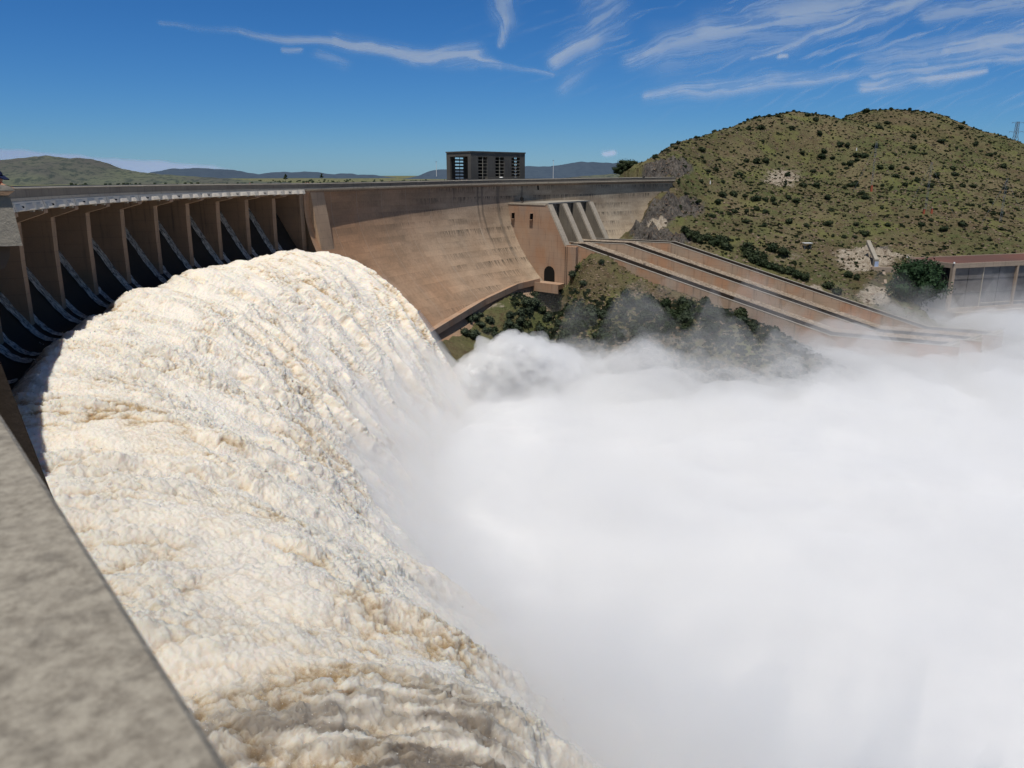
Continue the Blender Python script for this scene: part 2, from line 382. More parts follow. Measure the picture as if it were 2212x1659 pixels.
# precast white edge beams between piers, each with three raised panels and dark bolt slots
for i in range(len(PS)):
    s0 = PS[i]+.12; s1 = (PS[i+1] if i+1 < len(PS) else 145.2)-.12; b = MB(); n = 6
    ring = [(KD+.12,-1.80),(KD+.2,-1.86),(KD+.42,-3.02),(KD-.1,-3.05),(KD-.1,-1.80)]
    for j in range(n):
        a, c = s0+(s1-s0)*j/n, s0+(s1-s0)*(j+1)/n
        za, zc = crest(a), crest(c)
        b.prism([Q(a,k,za+dz) for k, dz in ring], [Q(c,k,zc+dz) for k, dz in ring])
    L = s1-s0; b.cut = len(b.f)
    for f0 in (.15,.17,.19,.21,.23,.27,.76,.80,.82,.84,.86,.88):
        a = s0+L*f0; za = crest(a); b.hexa([Q(a,KD+.30,za-2.62),Q(a+.1,KD+.30,za-2.62),Q(a+.1,KD+.52,za-2.62),Q(a,KD+.52,za-2.62),
              Q(a,KD+.25,za-2.38),Q(a+.18,KD+.25,za-2.38),Q(a+.18,KD+.46,za-2.38),Q(a,KD+.46,za-2.38)])
    o = b.build('edge_beam', M['beam'], dam, mat2=M['black']); fixn(o.data)
    for f0, f1 in ((.02,.24),(.36,.64),(.72,.92)):
        b = MB(); a, c = s0+L*f0, s0+L*f1; za = crest(a)
        b.hexa([Q(a,KD+.43,za-2.99),Q(c,KD+.43,za-2.99),Q(c-.5,KD+.72,za-2.9),Q(a+.5,KD+.72,za-2.9),
                Q(a+.3,KD+.24,za-2.1),Q(c-.3,KD+.24,za-2.1),Q(c-.7,KD+.38,za-2.2),Q(a+.7,KD+.38,za-2.2)])
        p = b.build('raised_panel', M['beam'], o); fixn(p.data)
    for f0 in (.62,.9):
        b = MB(); a = s0+L*f0; za = crest(a); b.hexa([Q(a,KD-.2,za-3.3),Q(a+.7,KD-.2,za-3.3),Q(a+.7,KD+.3,za-3.3),Q(a,KD+.3,za-3.3),Q(a,KD-.2,za-3.06),Q(a+.7,KD-.2,za-3.06),Q(a+.7,KD+.3,za-3.06),Q(a,KD+.3,za-3.06)])
        b.build('bearing_block', M['cap'], o)
# chute floors of the bays
kz = [(-13,-3.2),(-12,-4.2),(-10,-6.2),(-8,-8.7),(-6,-11.7),(-4,-14.9),(-2,-18.3),(0,-21.2),(1,-22.4),(2,-23.1),(3.2,-23.4),(4.2,-23.2),(4.3,-26),(4.3,-40)]
kk = np.array([a for a, _ in kz]); kzz = np.array([a for _, a in kz])
for i, ps in enumerate(PS):
    s0 = ps+.9; s1 = (PS[i+1]-.9) if i+1 < len(PS) else 144.4
    s = np.linspace(ps, PS[i+1]-.01 if i+1 < len(PS) else 144.6, 7); SS, J = np.meshgrid(s, np.arange(len(kz)), indexing='ij')
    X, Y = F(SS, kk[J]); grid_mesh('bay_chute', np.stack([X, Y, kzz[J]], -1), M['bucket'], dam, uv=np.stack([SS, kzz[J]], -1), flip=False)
# buttress rib beside the last bay, and the low block left of it
b = MB(); rk = lambda z_: KW+.45+.158*(-z_-4.4)
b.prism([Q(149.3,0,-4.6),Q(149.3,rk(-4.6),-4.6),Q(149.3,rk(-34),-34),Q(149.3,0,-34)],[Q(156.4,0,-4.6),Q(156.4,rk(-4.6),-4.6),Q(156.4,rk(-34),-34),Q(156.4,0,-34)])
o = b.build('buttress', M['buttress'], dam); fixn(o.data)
# small drain hatches
for s_, z_ in ((284,-4.2),):
    b = MB(); k = float(prof(z_)); b.hexa([Q(s_,k-.2,z_-2),Q(s_+.9,k-.2,z_-2),Q(s_+.9,k+.08,z_-2),Q(s_,k+.08,z_-2),Q(s_-.3,k-.2,z_),Q(s_+.6,k-.2,z_),Q(s_+.6,k+.08,z_),Q(s_-.3,k+.08,z_)]); b.build('drain_hatch', M['dark'], dam)
# stepped foundation blocks at the far abutment
for s_, z0, z1 in ((352,-29,-24),(356,-24,-19.5),(349,-34,-29.4)):
    b = MB(); k = float(prof(z1)); b.hexa([Q(s_-3,k-3,z0),Q(s_+9,k-3,z0),Q(s_+9,k+2.0,z0),Q(s_-1,k+2.0,z0),Q(s_-3,k-3,z1),Q(s_+9,k-3,z1),Q(s_+9,k+4.0,z1),Q(s_-3,k+4.0,z1)])
    o = b.build('foundation_step', M['intake'], dam); fixn(o.data)
# toe walkway
def on_wall(u, v):
    a, bb = ray(u, v); best = None
    for Yt in np.arange(200, 420, .25):
        xx, yy, zz = a*Yt, Yt, bb*Yt
        ss = np.arange(150, 400, 1.0); X_, Y_ = F(ss, float(prof(zz))); d = np.hypot(X_-xx, Y_-yy); j = d.argmin()
        if best is None or d[j] < best[0]: best = (d[j], ss[j], zz)
    return best[1], best[2]
WK = [on_wall(u, v) for u, v in ((900,728),(928,711),(1032,648.5),(1106,615.6),(1150,604))]
b = MB(); c = MB()
for j in range(len(WK)-1):
    (sa, za), (sb, zb) = WK[j], WK[j+1]; w0, w1 = 3.4, 3.4
    if j == len(WK)-2: w1 = 4.5
    ka, kb = float(prof(za))-.5, float(prof(zb))-.5
    b.hexa([Q(sa,ka,za-1.1),Q(sb,kb,zb-1.1),Q(sb,kb+w1,zb-1.1),Q(sa,ka+w0,za-1.1),Q(sa,ka,za),Q(sb,kb,zb),Q(sb,kb+w1,zb),Q(sa,ka+w0,za)])
    c.hexa([Q(sa,ka+w0+.003,za-1.5),Q(sb,kb+w1+.003,zb-1.5),Q(sb,kb+w1+.6,zb-1.5),Q(sa,ka+w0+.6,za-1.5),Q(sa,ka+w0+.003,za+.9),Q(sb,kb+w1+.003,zb+.9),Q(sb,kb+w1+.6,zb+.9),Q(sa,ka+w0+.6,za+.9)])
walk = b.build('toe_walkway', M['intake'], dam); fixn(walk.data); tag(walk, 'narrow walkway along the foot of the wall')
o = c.build('walkway_parapet', M['intake'], walk); fixn(o.data)

# ------------------------------------------------------------------ intake / outlet block against the wall
blk = empty('outlet_house', (14,333,-43), 'tan concrete outlet block against the dam wall with four sloping piers and a tunnel mouth', 'outlet house')
D0 = np.array([-3.0,341.0]); NN = np.array([.735,-.678]); TT = np.array([.50,.866])   # origin on the wall, outward, along
def B3(t, k, z): p = D0+TT*t+NN*k; return (float(p[0]), float(p[1]), float(z))
def slab(t0, t1, kz, mat, name, parent=blk):
    b = MB(); b.prism([B3(t0,k,z) for k, z in kz], [B3(t1,k,z) for k, z in kz]); o = b.build(name, mat, parent); fixn(o.data); return o
PITCHB = 13.6
side = [(-14,-12),(24,-12),(33.4,-27.6),(33.4,-46),(-14,-46)]
# near side wall with recessed arched mouth
W0 = slab(0, 3.2, side, M['intake'], 'side_wall')
def arch(t, k0, k1, z0, z1, nseg=12):
    kc = (k0+k1)/2; r = (k1-k0)/2; pts = [B3(t,k0,z0), B3(t,k1,z0)]
    pts += [B3(t, kc+r*cos(a), z1-r+r*sin(a)) for a in np.linspace(0, pi, nseg)]
    return pts
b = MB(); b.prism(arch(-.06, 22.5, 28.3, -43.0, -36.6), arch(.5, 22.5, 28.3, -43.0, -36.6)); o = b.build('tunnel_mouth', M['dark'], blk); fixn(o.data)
for k_ in (4.0, 14.5):
    o = slab(-.05, .2, [(k_,-15.4),(k_+1.6,-15.4),(k_+1.6,-17.8),(k_,-17.8)], M['dark'], 'niche')
    slab(-1.2, -.003, [(k_-.15,-17.85),(k_+1.75,-17.85),(k_+1.75,-18.05),(k_-.15,-18.05)], M['intake'], 'niche_sill', o)
    slab(-1.2, -.003, [(k_-.15,-15.2),(k_+1.75,-15.2),(k_+1.75,-15.4),(k_-.15,-15.4)], M['intake'], 'niche_hood', o)
slab(-.5, 4.6, [(33.4,-27.9),(39.5,-27.9),(39.5,-46),(33.4,-46)], M['intake'], 'stilling_block')
for k_ in (34.0, 34.9): slab(-.62, -.5, [(k_,-28),(k_+.25,-28),(k_+.25,-46),(k_,-46)], M['chute_dark'], 'drain_pipe')
pk = [(10,-11.7),(24,-11.7),(33.3,-27.5),(33.3,-44),(10,-44)]
for j in range(4):
    t0 = j*PITCHB
    # pale sloping front face
    slab(t0-.03 if j else -.03, t0+3.9, [(23.6,-11.6),(24.4,-11.6),(34.2,-27.9),(33.4,-27.9)], M['intake_light'], 'pier_front')
    if j: slab(t0+.02, t0+3.8, pk, M['parapet'], 'bay_pier')  # darker concrete, shade between the bays put into the colour
for j in range(3):
    t0, t1 = j*PITCHB+3.95, (j+1)*PITCHB-.05
    slab(t0, t1, [(8,-11.7),(21.5,-11.7),(21.5,-17.2),(8,-17.2)], M['parapet'], 'bay_head')
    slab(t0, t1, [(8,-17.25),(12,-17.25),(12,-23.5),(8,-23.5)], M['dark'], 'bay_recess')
    for q in range(4):
        zq = -17.6-q*1.15; slab(t0, t0+5.2, [(19.6,zq),(21.2,zq),(21.4,zq-.5),(19.9,zq-.5)], M['intake_light'], 'bay_louvre')
    slab(t0+5.3, t1, [(12.5,-17.25),(20.8,-17.25),(22.8,-22.6),(12.5,-22.6)], M['parapet'], 'control_room')
    slab(t0+6.4, t0+7.5, [(22.1,-20.9),(22.35,-20.9),(23.0,-22.2),(22.6,-22.2)], M['dark'], 'control_room_window')
    slab(t0, t1, [(20,-22.65),(24.6,-22.65),(24.6,-23.3),(20,-23.3)], M['intake_light'], 'bay_ledge')
    # ribbed sloping apron
    b = MB(); nr = 5; w = (t1-t0)/nr
    slab(t0, t1, [(18,-23.35),(23.6,-23.35),(29.0,-31),(18,-31)], M['intake'], 'bay_apron')
    for q in range(nr):
        b.prism([B3(t0+q*w+.4,k,z) for k, z in ((23.55,-23.3),(24.2,-23.35),(29.8,-31),(29.0,-31))], [B3(t0+q*w+w*.62,k,z) for k, z in ((23.55,-23.3),(24.2,-23.35),(29.8,-31),(29.0,-31))])
    o = b.build('apron_ribs', M['intake_light'], blk); fixn(o.data)
rf = slab(2.2, 3*PITCHB+4.4, [(9,-11.0),(22.6,-11.0),(22.6,-11.58),(9,-11.58)], M['cap'], 'roof')
slab(-.2, 3.6, [(-2,-11.4),(23,-11.4),(23,-11.95),(-2,-11.95)], M['intake_light'], 'roof_kerb', rf)
b = MB(); b.bar(B3(3,8.6,-11.2), B3(3,8.6,-9.4), .12, sides=8); b.bar(B3(2.0,8.3,-9.6), B3(2.9,8.5,-9.6), .95, .5, sides=14); b.build('dish', M['black'], rf)

# ------------------------------------------------------------------ discharge chutes
CH = np.array([.88,-.475]); PP = np.array([.475,.88]); A1 = np.array([26.5,316.0])
labels = ['concrete discharge chute nearest the misty river bank with rust stained outer wall',
          'middle of the three parallel concrete discharge chutes between two gravel strips',
          'farthest of the three parallel discharge chutes running beside the foot of the hill']
def cz(l): return float(np.interp(l, [-60,0,99,200], [-27.4,-27.4,-55.2,-55.2]))
for i in range(3):
    base = A1+PP*14*i+CH*15*i
    def C3(l, w, dz): q = base+CH*l+PP*w; return (float(q[0]), float(q[1]), cz(l)+dz)
    root = empty('discharge_chute', C3(0,0,0), labels[i], 'chute', 'parallel discharge chutes')
    Ls = [-6-15*i+(-4 if i else 0), 0]+list(np.linspace(0,99,12)[1:])+[139-8*i]
    def run(w0, w1, d0, d1, mat, name, parent=root):
        b = MB()
        for a, c in zip(Ls[:-1], Ls[1:]):
            b.hexa([C3(a,w0,d0),C3(c,w0,d0),C3(c,w1,d0),C3(a,w1,d0),C3(a,w0,d1),C3(c,w0,d1),C3(c,w1,d1),C3(a,w1,d1)])
        o = b.build(name, mat, parent); fixn(o.data); return o
    run(0, .6, -12, 0, M['chute'], 'near_wall'); run(-.08, .68, .003, .22, M['chute_edge'], 'wall_coping')
    run(.6, 7, -6.3, -6, M['chute_dark'], 'chute_floor')
    run(7, 7.6, -12, .15, M['chute_dark'], 'far_wall'); 
    if i == 2: run(7.0, 7.7, .153, .35, M['chute_edge'], 'wall_coping')
    e = Ls[-1]; b = MB()      # end lip
    for w0 in (.6, 5.9):
        b.prism([C3(e-7,w0,-1.9),C3(e,w0,1.6),C3(e,w0,-2)], [C3(e-7,w0+1.1,-1.9),C3(e,w0+1.1,1.6),C3(e,w0+1.1,-2)])
    b.hexa([C3(e-5,.6,-6),C3(e+.5,.6,-6),C3(e+.5,7,-6),C3(e-5,7,-6),C3(e-5,.6,-5.9),C3(e+.5,.6,-3.2),C3(e+.5,7,-3.2),C3(e-5,7,-5.9)])
    o = b.build('flip_bucket', M['chute_edge'], root); fixn(o.data)
    if i < 2:   # gravel strip to the next chute
        b = MB()
        for a, c in zip(Ls[:-1], Ls[1:]): b.poly([C3(a,7.6,.08),C3(c,7.6,.08),C3(c,14,.35),C3(a,14,.35)])
        o = b.build('gravel_strip', M['gravel']); tag(o, kind='structure')

# ------------------------------------------------------------------ terrain
ctl = []
def cp(u, v, Y): ctl.append(P(u, v, Y))
def cz3(x, y, z): ctl.append((x, y, z))
for l in (-20,0,25,50,75,99,125):   # both sides of the chutes
    d1 = {-20:-11,0:-9,25:-3.6,50:-3.8,75:-5,99:-7,125:-8}[l]
    q = A1+CH*l+PP*(-1.0); cz3(q[0], q[1], cz(l)+d1)
    l3 = l; q = A1+PP*38+CH*(30+l3); cz3(q[0], q[1], cz(l3)-.6-(1.5 if l3 > 90 else 0))
for u, v, Y in ((1250,600,306),(1330,620,297),(1400,650,285),(1500,680,270),(1620,700,258),(1250,680,283),(1150,660,290),(1100,690,282),(1350,730,262),(1480,745,248),(1050,770,255),(1200,770,250)): cp(u, v, Y)
for x, y, z in ((0,225,-75),(40,215,-75),(90,200,-75),(140,180,-75),(200,160,-75),(170,215,-70),(230,220,-68)): cz3(x, y, z)
for u, v, Y in ((1395,510,362),(1400,470,382),(1425,430,392),(1450,395,404),(1480,385,425),(1500,480,380),(1500,430,415),
    (1600,520,352),(1700,570,335),(1800,600,325),(1880,600,325),(1600,470,392),(1700,500,375),(1800,520,372),(1900,530,370),(2000,530,372),(2120,540,372),(2212,540,380),
    (1600,410,440),(1700,430,430),(1800,430,440),(1900,440,430),(2000,440,430),(2120,440,440),(2212,440,450),
    (1480,345,450),(1560,340,490),(1700,340,520),(1800,340,525),(1900,340,520),(2000,340,525),(2120,370,520),(2212,400,500),
    (1400,347,450),(1440,325,475),(1500,300,505),(1560,280,535),(1620,258,565),(1680,247,590),(1750,250,605),(1795,266,612),(1825,264,618),(1858,246,625),(1900,235,630),(1945,237,640),(2000,250,650),(2060,275,660),(2120,305,660),(2180,325,660),(2212,336,660),(2300,350,650)): cp(u, v, Y)
# behind the ridge
for x, y, z in ((110,560,-8),(150,640,-2),(220,720,10),(300,760,20),(380,780,20),(440,780,10),(500,760,0),(100,700,-16),(250,860,-16),(450,900,-16),(560,800,-16),(560,600,2),(560,450,-30),(70,470,-6),(60,520,-14),(300,320,-58),(360,330,-58),(260,300,-60),(230,330,-56)): cz3(x, y, z)
for (s_, z_) in WK:
    k_ = float(prof(z_))+6; q_ = Q(s_, k_, z_-5.0); cz3(*q_)
    q_ = Q(s_, k_+12, z_-12.0); cz3(*q_)
ctl = np.array(ctl); Pc = ctl[:,:2]/100; Zc = ctl[:,2]
def tps(r2): return .5*r2*np.log(r2+1e-9)
d2 = ((Pc[:,None]-Pc[None])**2).sum(-1); n = len(Pc)
A = np.zeros((n+3,n+3)); A[:n,:n] = tps(d2)+np.eye(n)*3e-4; A[:n,n] = A[n,:n] = 1; A[:n,n+1:] = Pc; A[n+1:,:n] = Pc.T
W = np.linalg.solve(A, np.concatenate([Zc,[0,0,0]]))
def hill0(x, y):
    x = np.asarray(x, float); y = np.asarray(y, float); sh = x.shape; x = x.ravel()/100; y = y.ravel()/100
    o = W[n]+W[n+1]*x+W[n+2]*y
    for i in range(n): o += W[i]*tps((x-Pc[i,0])**2+(y-Pc[i,1])**2)
    return np.maximum(o, -80).reshape(sh)
def regions(x, y, zb):
    u, v = proj(x, y, zb)
    def blob(cu, cv, ru, rv): return np.exp(-(((u-cu)/ru)**2+((v-cv)/rv)**2))
    front = y < 470
    rock = np.maximum.reduce([blob(1418,468,46,30), blob(1465,450,58,28), blob(1400,505,40,24), blob(1440,520,60,14), blob(1440,366,60,19), blob(1885,548,40,20)*.9, blob(1380,500,20,25)])*np.where(front|(v>355),1.25,0)
    pale = np.maximum.reduce([blob(1420,492,26,10)*1.2, blob(1690,385,60,24)*.75, blob(1870,560,85,30)*.95, blob(1890,640,45,30)*.9, blob(1760,630,25,14), blob(1700,560,60,25)*.5, blob(1140,640,45,14)*.9, blob(1930,555,80,12)*.7, blob(1060,668,60,12)*.7, blob(1330,620,90,25)*.45,blob(1560,665,60,14)*.5, blob(1640,500,110,18)*.35])
    return rock, pale
def hill(x, y, detail=True):
    zb = hill0(x, y)
    u, v = proj(x, y, zb); r, pl = regions(x, y, zb)
    # keep smooth near the dam & structures
    am = sstep(4, 20, np.abs((x-A1[0])*PP[0]+(y-A1[1])*PP[1]-18)-18)*.9+.1
    h = fbm(x/28, y/28, 0*x, 4, .5)*1.9*am+fbm(x/5, y/5, 0*x+3, 3, .6)*.42*am
    rk = np.clip(r, 0, 1); b = np.abs(fbm(x/7, y/7, zb/5, 4, .6))
    h = h+rk*(b*6.5-1.8)+rk*np.abs(fbm(x/2.6,y/2.6,zb/2,3,.6))*1.6+np.clip(pl,0,1)*np.abs(fbm(x/4,y/4,zb/4,3,.6))*1.0
    return zb+h, np.clip(r,0,1), np.clip(pl,0,1)
gx = np.concatenate([np.arange(-30,60,1.6), np.arange(60,330,1.25), np.arange(330,600,3.0)]); gy = np.concatenate([np.arange(205,480,1.15), np.arange(480,700,2.2), np.arange(700,900,8)])
GX, GY = np.meshgrid(gx, gy, indexing='ij'); GZ, RK, PL = hill(GX, GY)
# do not poke through the dam, nor through the chutes
dl = (GX-A1[0])*CH[0]+(GY-A1[1])*CH[1]; dp = (GX-A1[0])*PP[0]+(GY-A1[1])*PP[1]
inside = (dp > .3) & (dp < 35.5) & (dl > -26) & (dl < 172); GZ = np.where(inside, np.minimum(GZ, np.interp(dl,[-60,0,99,200],[-27.4,-27.4,-55.2,-55.2])-9), GZ)
ss = np.arange(150, 470, 1.0); fx, fy = F(ss, 0); hx = np.interp(ss, _S, _H)
nx, ny = np.cos(hx), -np.sin(hx)
D = np.full(GX.shape, 1e9); K = np.zeros(GX.shape); Sn = np.zeros(GX.shape)
for i in range(len(ss)):
    d = np.hypot(GX-fx[i], GY-fy[i]); m = d < D; D[m] = d[m]; K[m] = ((GX-fx[i])*nx[i]+(GY-fy[i])*ny[i])[m]; Sn[m] = ss[i]
lim = [(s_, z_-3.5) for s_, z_ in WK]+[(262, -44), (272,-44), (310,-36)]+[on_wall(u, v) for u, v in ((1365,518),(1385,490),(1405,440),(1440,405),(1453,389))]
lim = sorted(lim); zlim = np.interp(Sn, [q[0] for q in lim], [q[1] for q in lim]); kw_ = prof(np.minimum(zlim,-1)); near_w = (Sn > 151) & (Sn < 366) & (K < 60)
GZ = np.where(near_w, np.minimum(GZ, zlim+np.maximum(0, K-kw_-1)*1.1+.25*(GZ-zlim)*(K > kw_)), GZ)
up = (K < 6) & (Sn < 369) & (Sn > 151); GZ = np.where(up & (K > -12), np.minimum(GZ, -8), GZ); GZ = np.where((K <= -12) & (Sn < 372), np.minimum(GZ, -16.5), GZ)
blkm = ((GX-D0[0])*TT[0]+(GY-D0[1])*TT[1] > -2) & ((GX-D0[0])*TT[0]+(GY-D0[1])*TT[1] < 50) & ((GX-D0[0])*NN[0]+(GY-D0[1])*NN[1] < 33) & ((GX-D0[0])*NN[0]+(GY-D0[1])*NN[1] > -5)
GZ = np.where(blkm, np.minimum(GZ, -30), GZ)
# terrace outside the tunnel mouth
tt = (GX-D0[0])*TT[0]+(GY-D0[1])*TT[1]; kk2 = (GX-D0[0])*NN[0]+(GY-D0[1])*NN[1]
ter = (tt > -10) & (tt < 1) & (kk2 > 14) & (kk2 < 36); GZ = np.where(ter, np.minimum(GZ, -43.6), GZ)
_c = np.array(P(2061,570,318)); _zb = P(2052,672,318)[2]; _l = np.array(PZ(1960,557,_c[2]))[:2]-_c[:2]; _f = np.array(PZ(2212,563.5,_c[2]))[:2]-_c[:2]; _L = np.linalg.norm(_l); _l = _l/_L; _f = _f/np.linalg.norm(_f)
_M = np.linalg.inv(np.array([_f,_l]).T); _a = _M[0,0]*(GX-_c[0])+_M[0,1]*(GY-_c[1]); _b = _M[1,0]*(GX-_c[0])+_M[1,1]*(GY-_c[1])
GZ = np.where((_a > -3) & (_b < _L+2) & (_b > -90), np.minimum(GZ, _zb-3.5), GZ); GZ = np.where((_a > -22) & (_a <= -3) & (_b < _L*.7) & (_b > -90), np.minimum(GZ, _zb-2.5), GZ)
terrain = grid_mesh('terrain', np.stack([GX,GY,GZ],-1), M['terrain'], attrs={'rock':RK,'pale':PL}, flip=True); tag(terrain, kind='structure')
def ground_z(x, y):
    i = np.clip(np.searchsorted(gx, x)-1, 0, len(gx)-2); j = np.clip(np.searchsorted(gy, y)-1, 0, len(gy)-2)
    a = (x-gx[i])/(gx[i+1]-gx[i]); b_ = (y-gy[j])/(gy[j+1]-gy[j])
    return (GZ[i,j]*(1-a)*(1-b_)+GZ[i+1,j]*a*(1-b_)+GZ[i,j+1]*(1-a)*b_+GZ[i+1,j+1]*a*b_)
def hit(u, v, y0=225, y1=720):
    a, bb = ray(u, v); ys = np.arange(y0, y1, .5); xs = a*ys; zs = bb*ys; g = ground_z(xs, ys)
    m = np.where(g > zs)[0]
    if len(m) == 0: return None
    j = m[0]; return (float(xs[j]), float(ys[j]), float(g[j]))
# terrace slab outside the arched mouth
b = MB(); b.prism([B3(-9.5,k,z) for k, z in ((17,-43.05),(34,-43.05),(34,-45),(17,-45))], [B3(-.07,k,z) for k, z in ((17,-43.05),(34,-43.05),(34,-45),(17,-45))]); o = b.build('terrace', M['intake'], walk); fixn(o.data)
b = MB(); b.prism([B3(-9.9,k,z) for k, z in ((17,-42.3),(36,-42.3),(36,-46),(17,-46))], [B3(-9.5,k,z) for k, z in ((17,-42.3),(36,-42.3),(36,-46),(17,-46))]); o = b.build('terrace_wall', M['intake'], walk); fixn(o.data)

# plain, river bed, reservoir, far hills
az = np.radians(np.linspace(-62, 62, 160)); rr = np.concatenate([np.linspace(640,1500,40), np.geomspace(1550,45000,60)])
AZ, RR = np.meshgrid(az, rr, indexing='ij'); PX, PY = RR*np.sin(AZ), RR*np.cos(AZ)
PZ_ = -16+fbm(PX/300, PY/300, 0*PX, 3)*1.6*sstep(300,1500,RR)
PZ_ = np.where((AZ > radians(6)) & (RR < 980), -95, PZ_)
o = grid_mesh('plain', np.stack([PX,PY,PZ_],-1), M['plain'], flip=True); tag(o, kind='structure')
b = MB(); b.poly([(-300,-100,-76),(600,-100,-76),(600,400,-76),(-300,400,-76)]); tag(b.build('river_water', M['water']), kind='structure')
b = MB()
for a, c in zip(range(-30,390,15), range(-15,405,15)): b.poly([Q(a,-9.5,-12),Q(c,-9.5,-12),Q(c,-150,-12),Q(a,-150,-12)])
tag(b.build('reservoir_water', M['water']), kind='structure')
def ridge(name, sky, Y, depth, mat, rough, base=-16):
    us = [p[0] for p in sky]; vs = [p[1] for p in sky]
    uu = np.linspace(us[0], us[-1], 260); vv = np.interp(uu, us, vs)
    # smooth the interpolated line
    ker = np.hanning(9); ker /= ker.sum(); vv = np.convolve(np.pad(vv,4,'edge'), ker, 'valid')
    a = np.array([ray(u, v) for u, v in zip(uu, vv)]); xs = a[:,0]*Y; zs = a[:,1]*Y
    t = np.linspace(-1, 1, 60)
    X_ = xs[:,None]*(1+0*t[None]); Y_ = Y+t[None]*depth+0*X_
    fall = np.where(t < 0, np.clip(1-np.abs(t),0,1)**1.25, np.clip(1-np.abs(t)*1.6,0,1))
    Z_ = base-40+(zs[:,None]-base+40)*fall[None]**.8
    X_ = X_*(1+.0*t[None])
    gul = fbm(X_/(depth*.22), Y_/(depth*.5), 0*X_, 5, .55)
    Z_ = Z_+gul*rough*np.sin(np.clip((t+1)/1,0,1)*pi)[None]*.9+np.abs(perlin(X_/(depth*.06), 0*Y_, 0*X_+4))*rough*.25*fall[None]
    o = grid_mesh(name, np.stack([X_,Y_,Z_],-1), mat, flip=True); return tag(o, kind='structure')
ridge('hill', [(-160,370),(-60,352),(0,345),(40,342),(75,338),(110,336),(150,341),(190,341),(225,350),(262,364),(300,371),(345,376),(420,381),(520,388),(640,396),(800,410)], 1700, 520, M['hill_near'], 14)
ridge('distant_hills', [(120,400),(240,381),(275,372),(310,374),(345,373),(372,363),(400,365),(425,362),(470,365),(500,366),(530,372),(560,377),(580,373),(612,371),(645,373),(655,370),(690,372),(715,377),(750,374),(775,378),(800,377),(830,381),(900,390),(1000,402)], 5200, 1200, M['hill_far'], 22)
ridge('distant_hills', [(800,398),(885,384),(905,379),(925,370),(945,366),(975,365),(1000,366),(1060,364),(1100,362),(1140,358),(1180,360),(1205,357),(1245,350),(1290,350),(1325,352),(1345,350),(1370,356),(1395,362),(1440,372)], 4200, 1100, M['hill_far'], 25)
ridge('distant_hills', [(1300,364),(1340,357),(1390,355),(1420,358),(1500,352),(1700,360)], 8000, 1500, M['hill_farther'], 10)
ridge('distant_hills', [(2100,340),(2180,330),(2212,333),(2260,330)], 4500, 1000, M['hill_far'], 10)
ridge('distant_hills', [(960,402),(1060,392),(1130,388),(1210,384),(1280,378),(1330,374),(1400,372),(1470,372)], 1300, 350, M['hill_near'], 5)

# ------------------------------------------------------------------ plants
def leafball(b, c, r, n, size, squash=.85, rs=None):
    rs = rs or rng
    c = np.array(c)
    d = rs.normal(size=(n,3)); d /= np.linalg.norm(d, axis=1)[:,None]
    lum = 1+.28*fbm(d[:,0]*1.8+c[0], d[:,1]*1.8+c[1], d[:,2]*1.8+c[2], 2)
    rad = r*lum*(rs.uniform(.35,1,n)**.4); p = c+d*rad[:,None]*np.array([1,1,squash])
    for i in range(n):
        a = rs.normal(size=3)+d[i]*.5; a /= np.linalg.norm(a); t = np.cross(a, rs.normal(size=3)); t /= np.linalg.norm(t)+1e-9; w = np.cross(a, t)
        s_ = size*rs.uniform(.6,1.4)
        b.poly([p[i]-t*s_, p[i]+w*s_*.6, p[i]+t*s_, p[i]-w*s_*.6])
def core(b, c, r, squash=.8):
    m = len(b.v); ns = 8; c = np.array(c)
    for i in range(1,5):
        for j in range(ns):
            th = pi*i/5; ph = 2*pi*j/ns; d = np.array([sin(th)*cos(ph), sin(th)*sin(ph), cos(th)])
            q = c+d*r*np.array([1,1,squash])*(1+.22*float(perlin(d[0]*1.5+c[0], d[1]*1.5+c[1], d[2]*1.5))); b.v.append(tuple(q))
    for i in range(3):
        for j in range(ns): b.f.append((m+i*ns+j, m+i*ns+(j+1)%ns, m+(i+1)*ns+(j+1)%ns, m+(i+1)*ns+j))
    b.f.append(tuple(m+j for j in range(ns))); b.f.append(tuple(m+3*ns+j for j in reversed(range(ns))))
def bush_mesh(seed, mat, n=420):
    rs = np.random.default_rng(seed); b = MB()
    for k in range(rs.integers(3,6)):
        a = rs.uniform(0,2*pi); q = rs.uniform(0,.55); c = (q*cos(a), q*sin(a), rs.uniform(.45,.85)); r = rs.uniform(.4,.62)
        core(b, c, r*.7); leafball(b, c, r, n//5, .11, .85, rs)
    me = bpy.data.meshes.new('shrub'); me.from_pydata(b.v, [], b.f); me.materials.append(mat); return me
bmeshes = [bush_mesh(i, M['leaf']) for i in range(5)]; gmeshes = [bush_mesh(20+i, M['leaf_grey'], 520) for i in range(4)]
stem = MB()
for a in range(4): stem.bar((0,0,-.3), (.25*cos(a*1.6), .25*sin(a*1.6), .5), .05, .03)
stem_me = bpy.data.meshes.new('stem'); stem_me.from_pydata(stem.v, [], stem.f); stem_me.materials.append(M['bark'])
def shrub(p, r, meshes, label, group, name='shrub', tall=1.0):
    o = bpy.data.objects.new(name, random.choice(meshes)); COL.objects.link(o)
    o.location = (p[0], p[1], p[2]-.25*r); o.rotation_euler = (0,0,random.uniform(0,6.28)); o.scale = (r*random.uniform(.9,1.2), r*random.uniform(.9,1.1), r*tall*random.uniform(.8,1.05))
    tag(o, label, 'shrub', group)
    if r > 2.2:
        c = bpy.data.objects.new('stem', stem_me); COL.objects.link(c); c.parent = o
    return o
HL, HG = 'rounded dark green shrub growing on the grassy hillside', 'shrubs scattered over the right-hand hill'
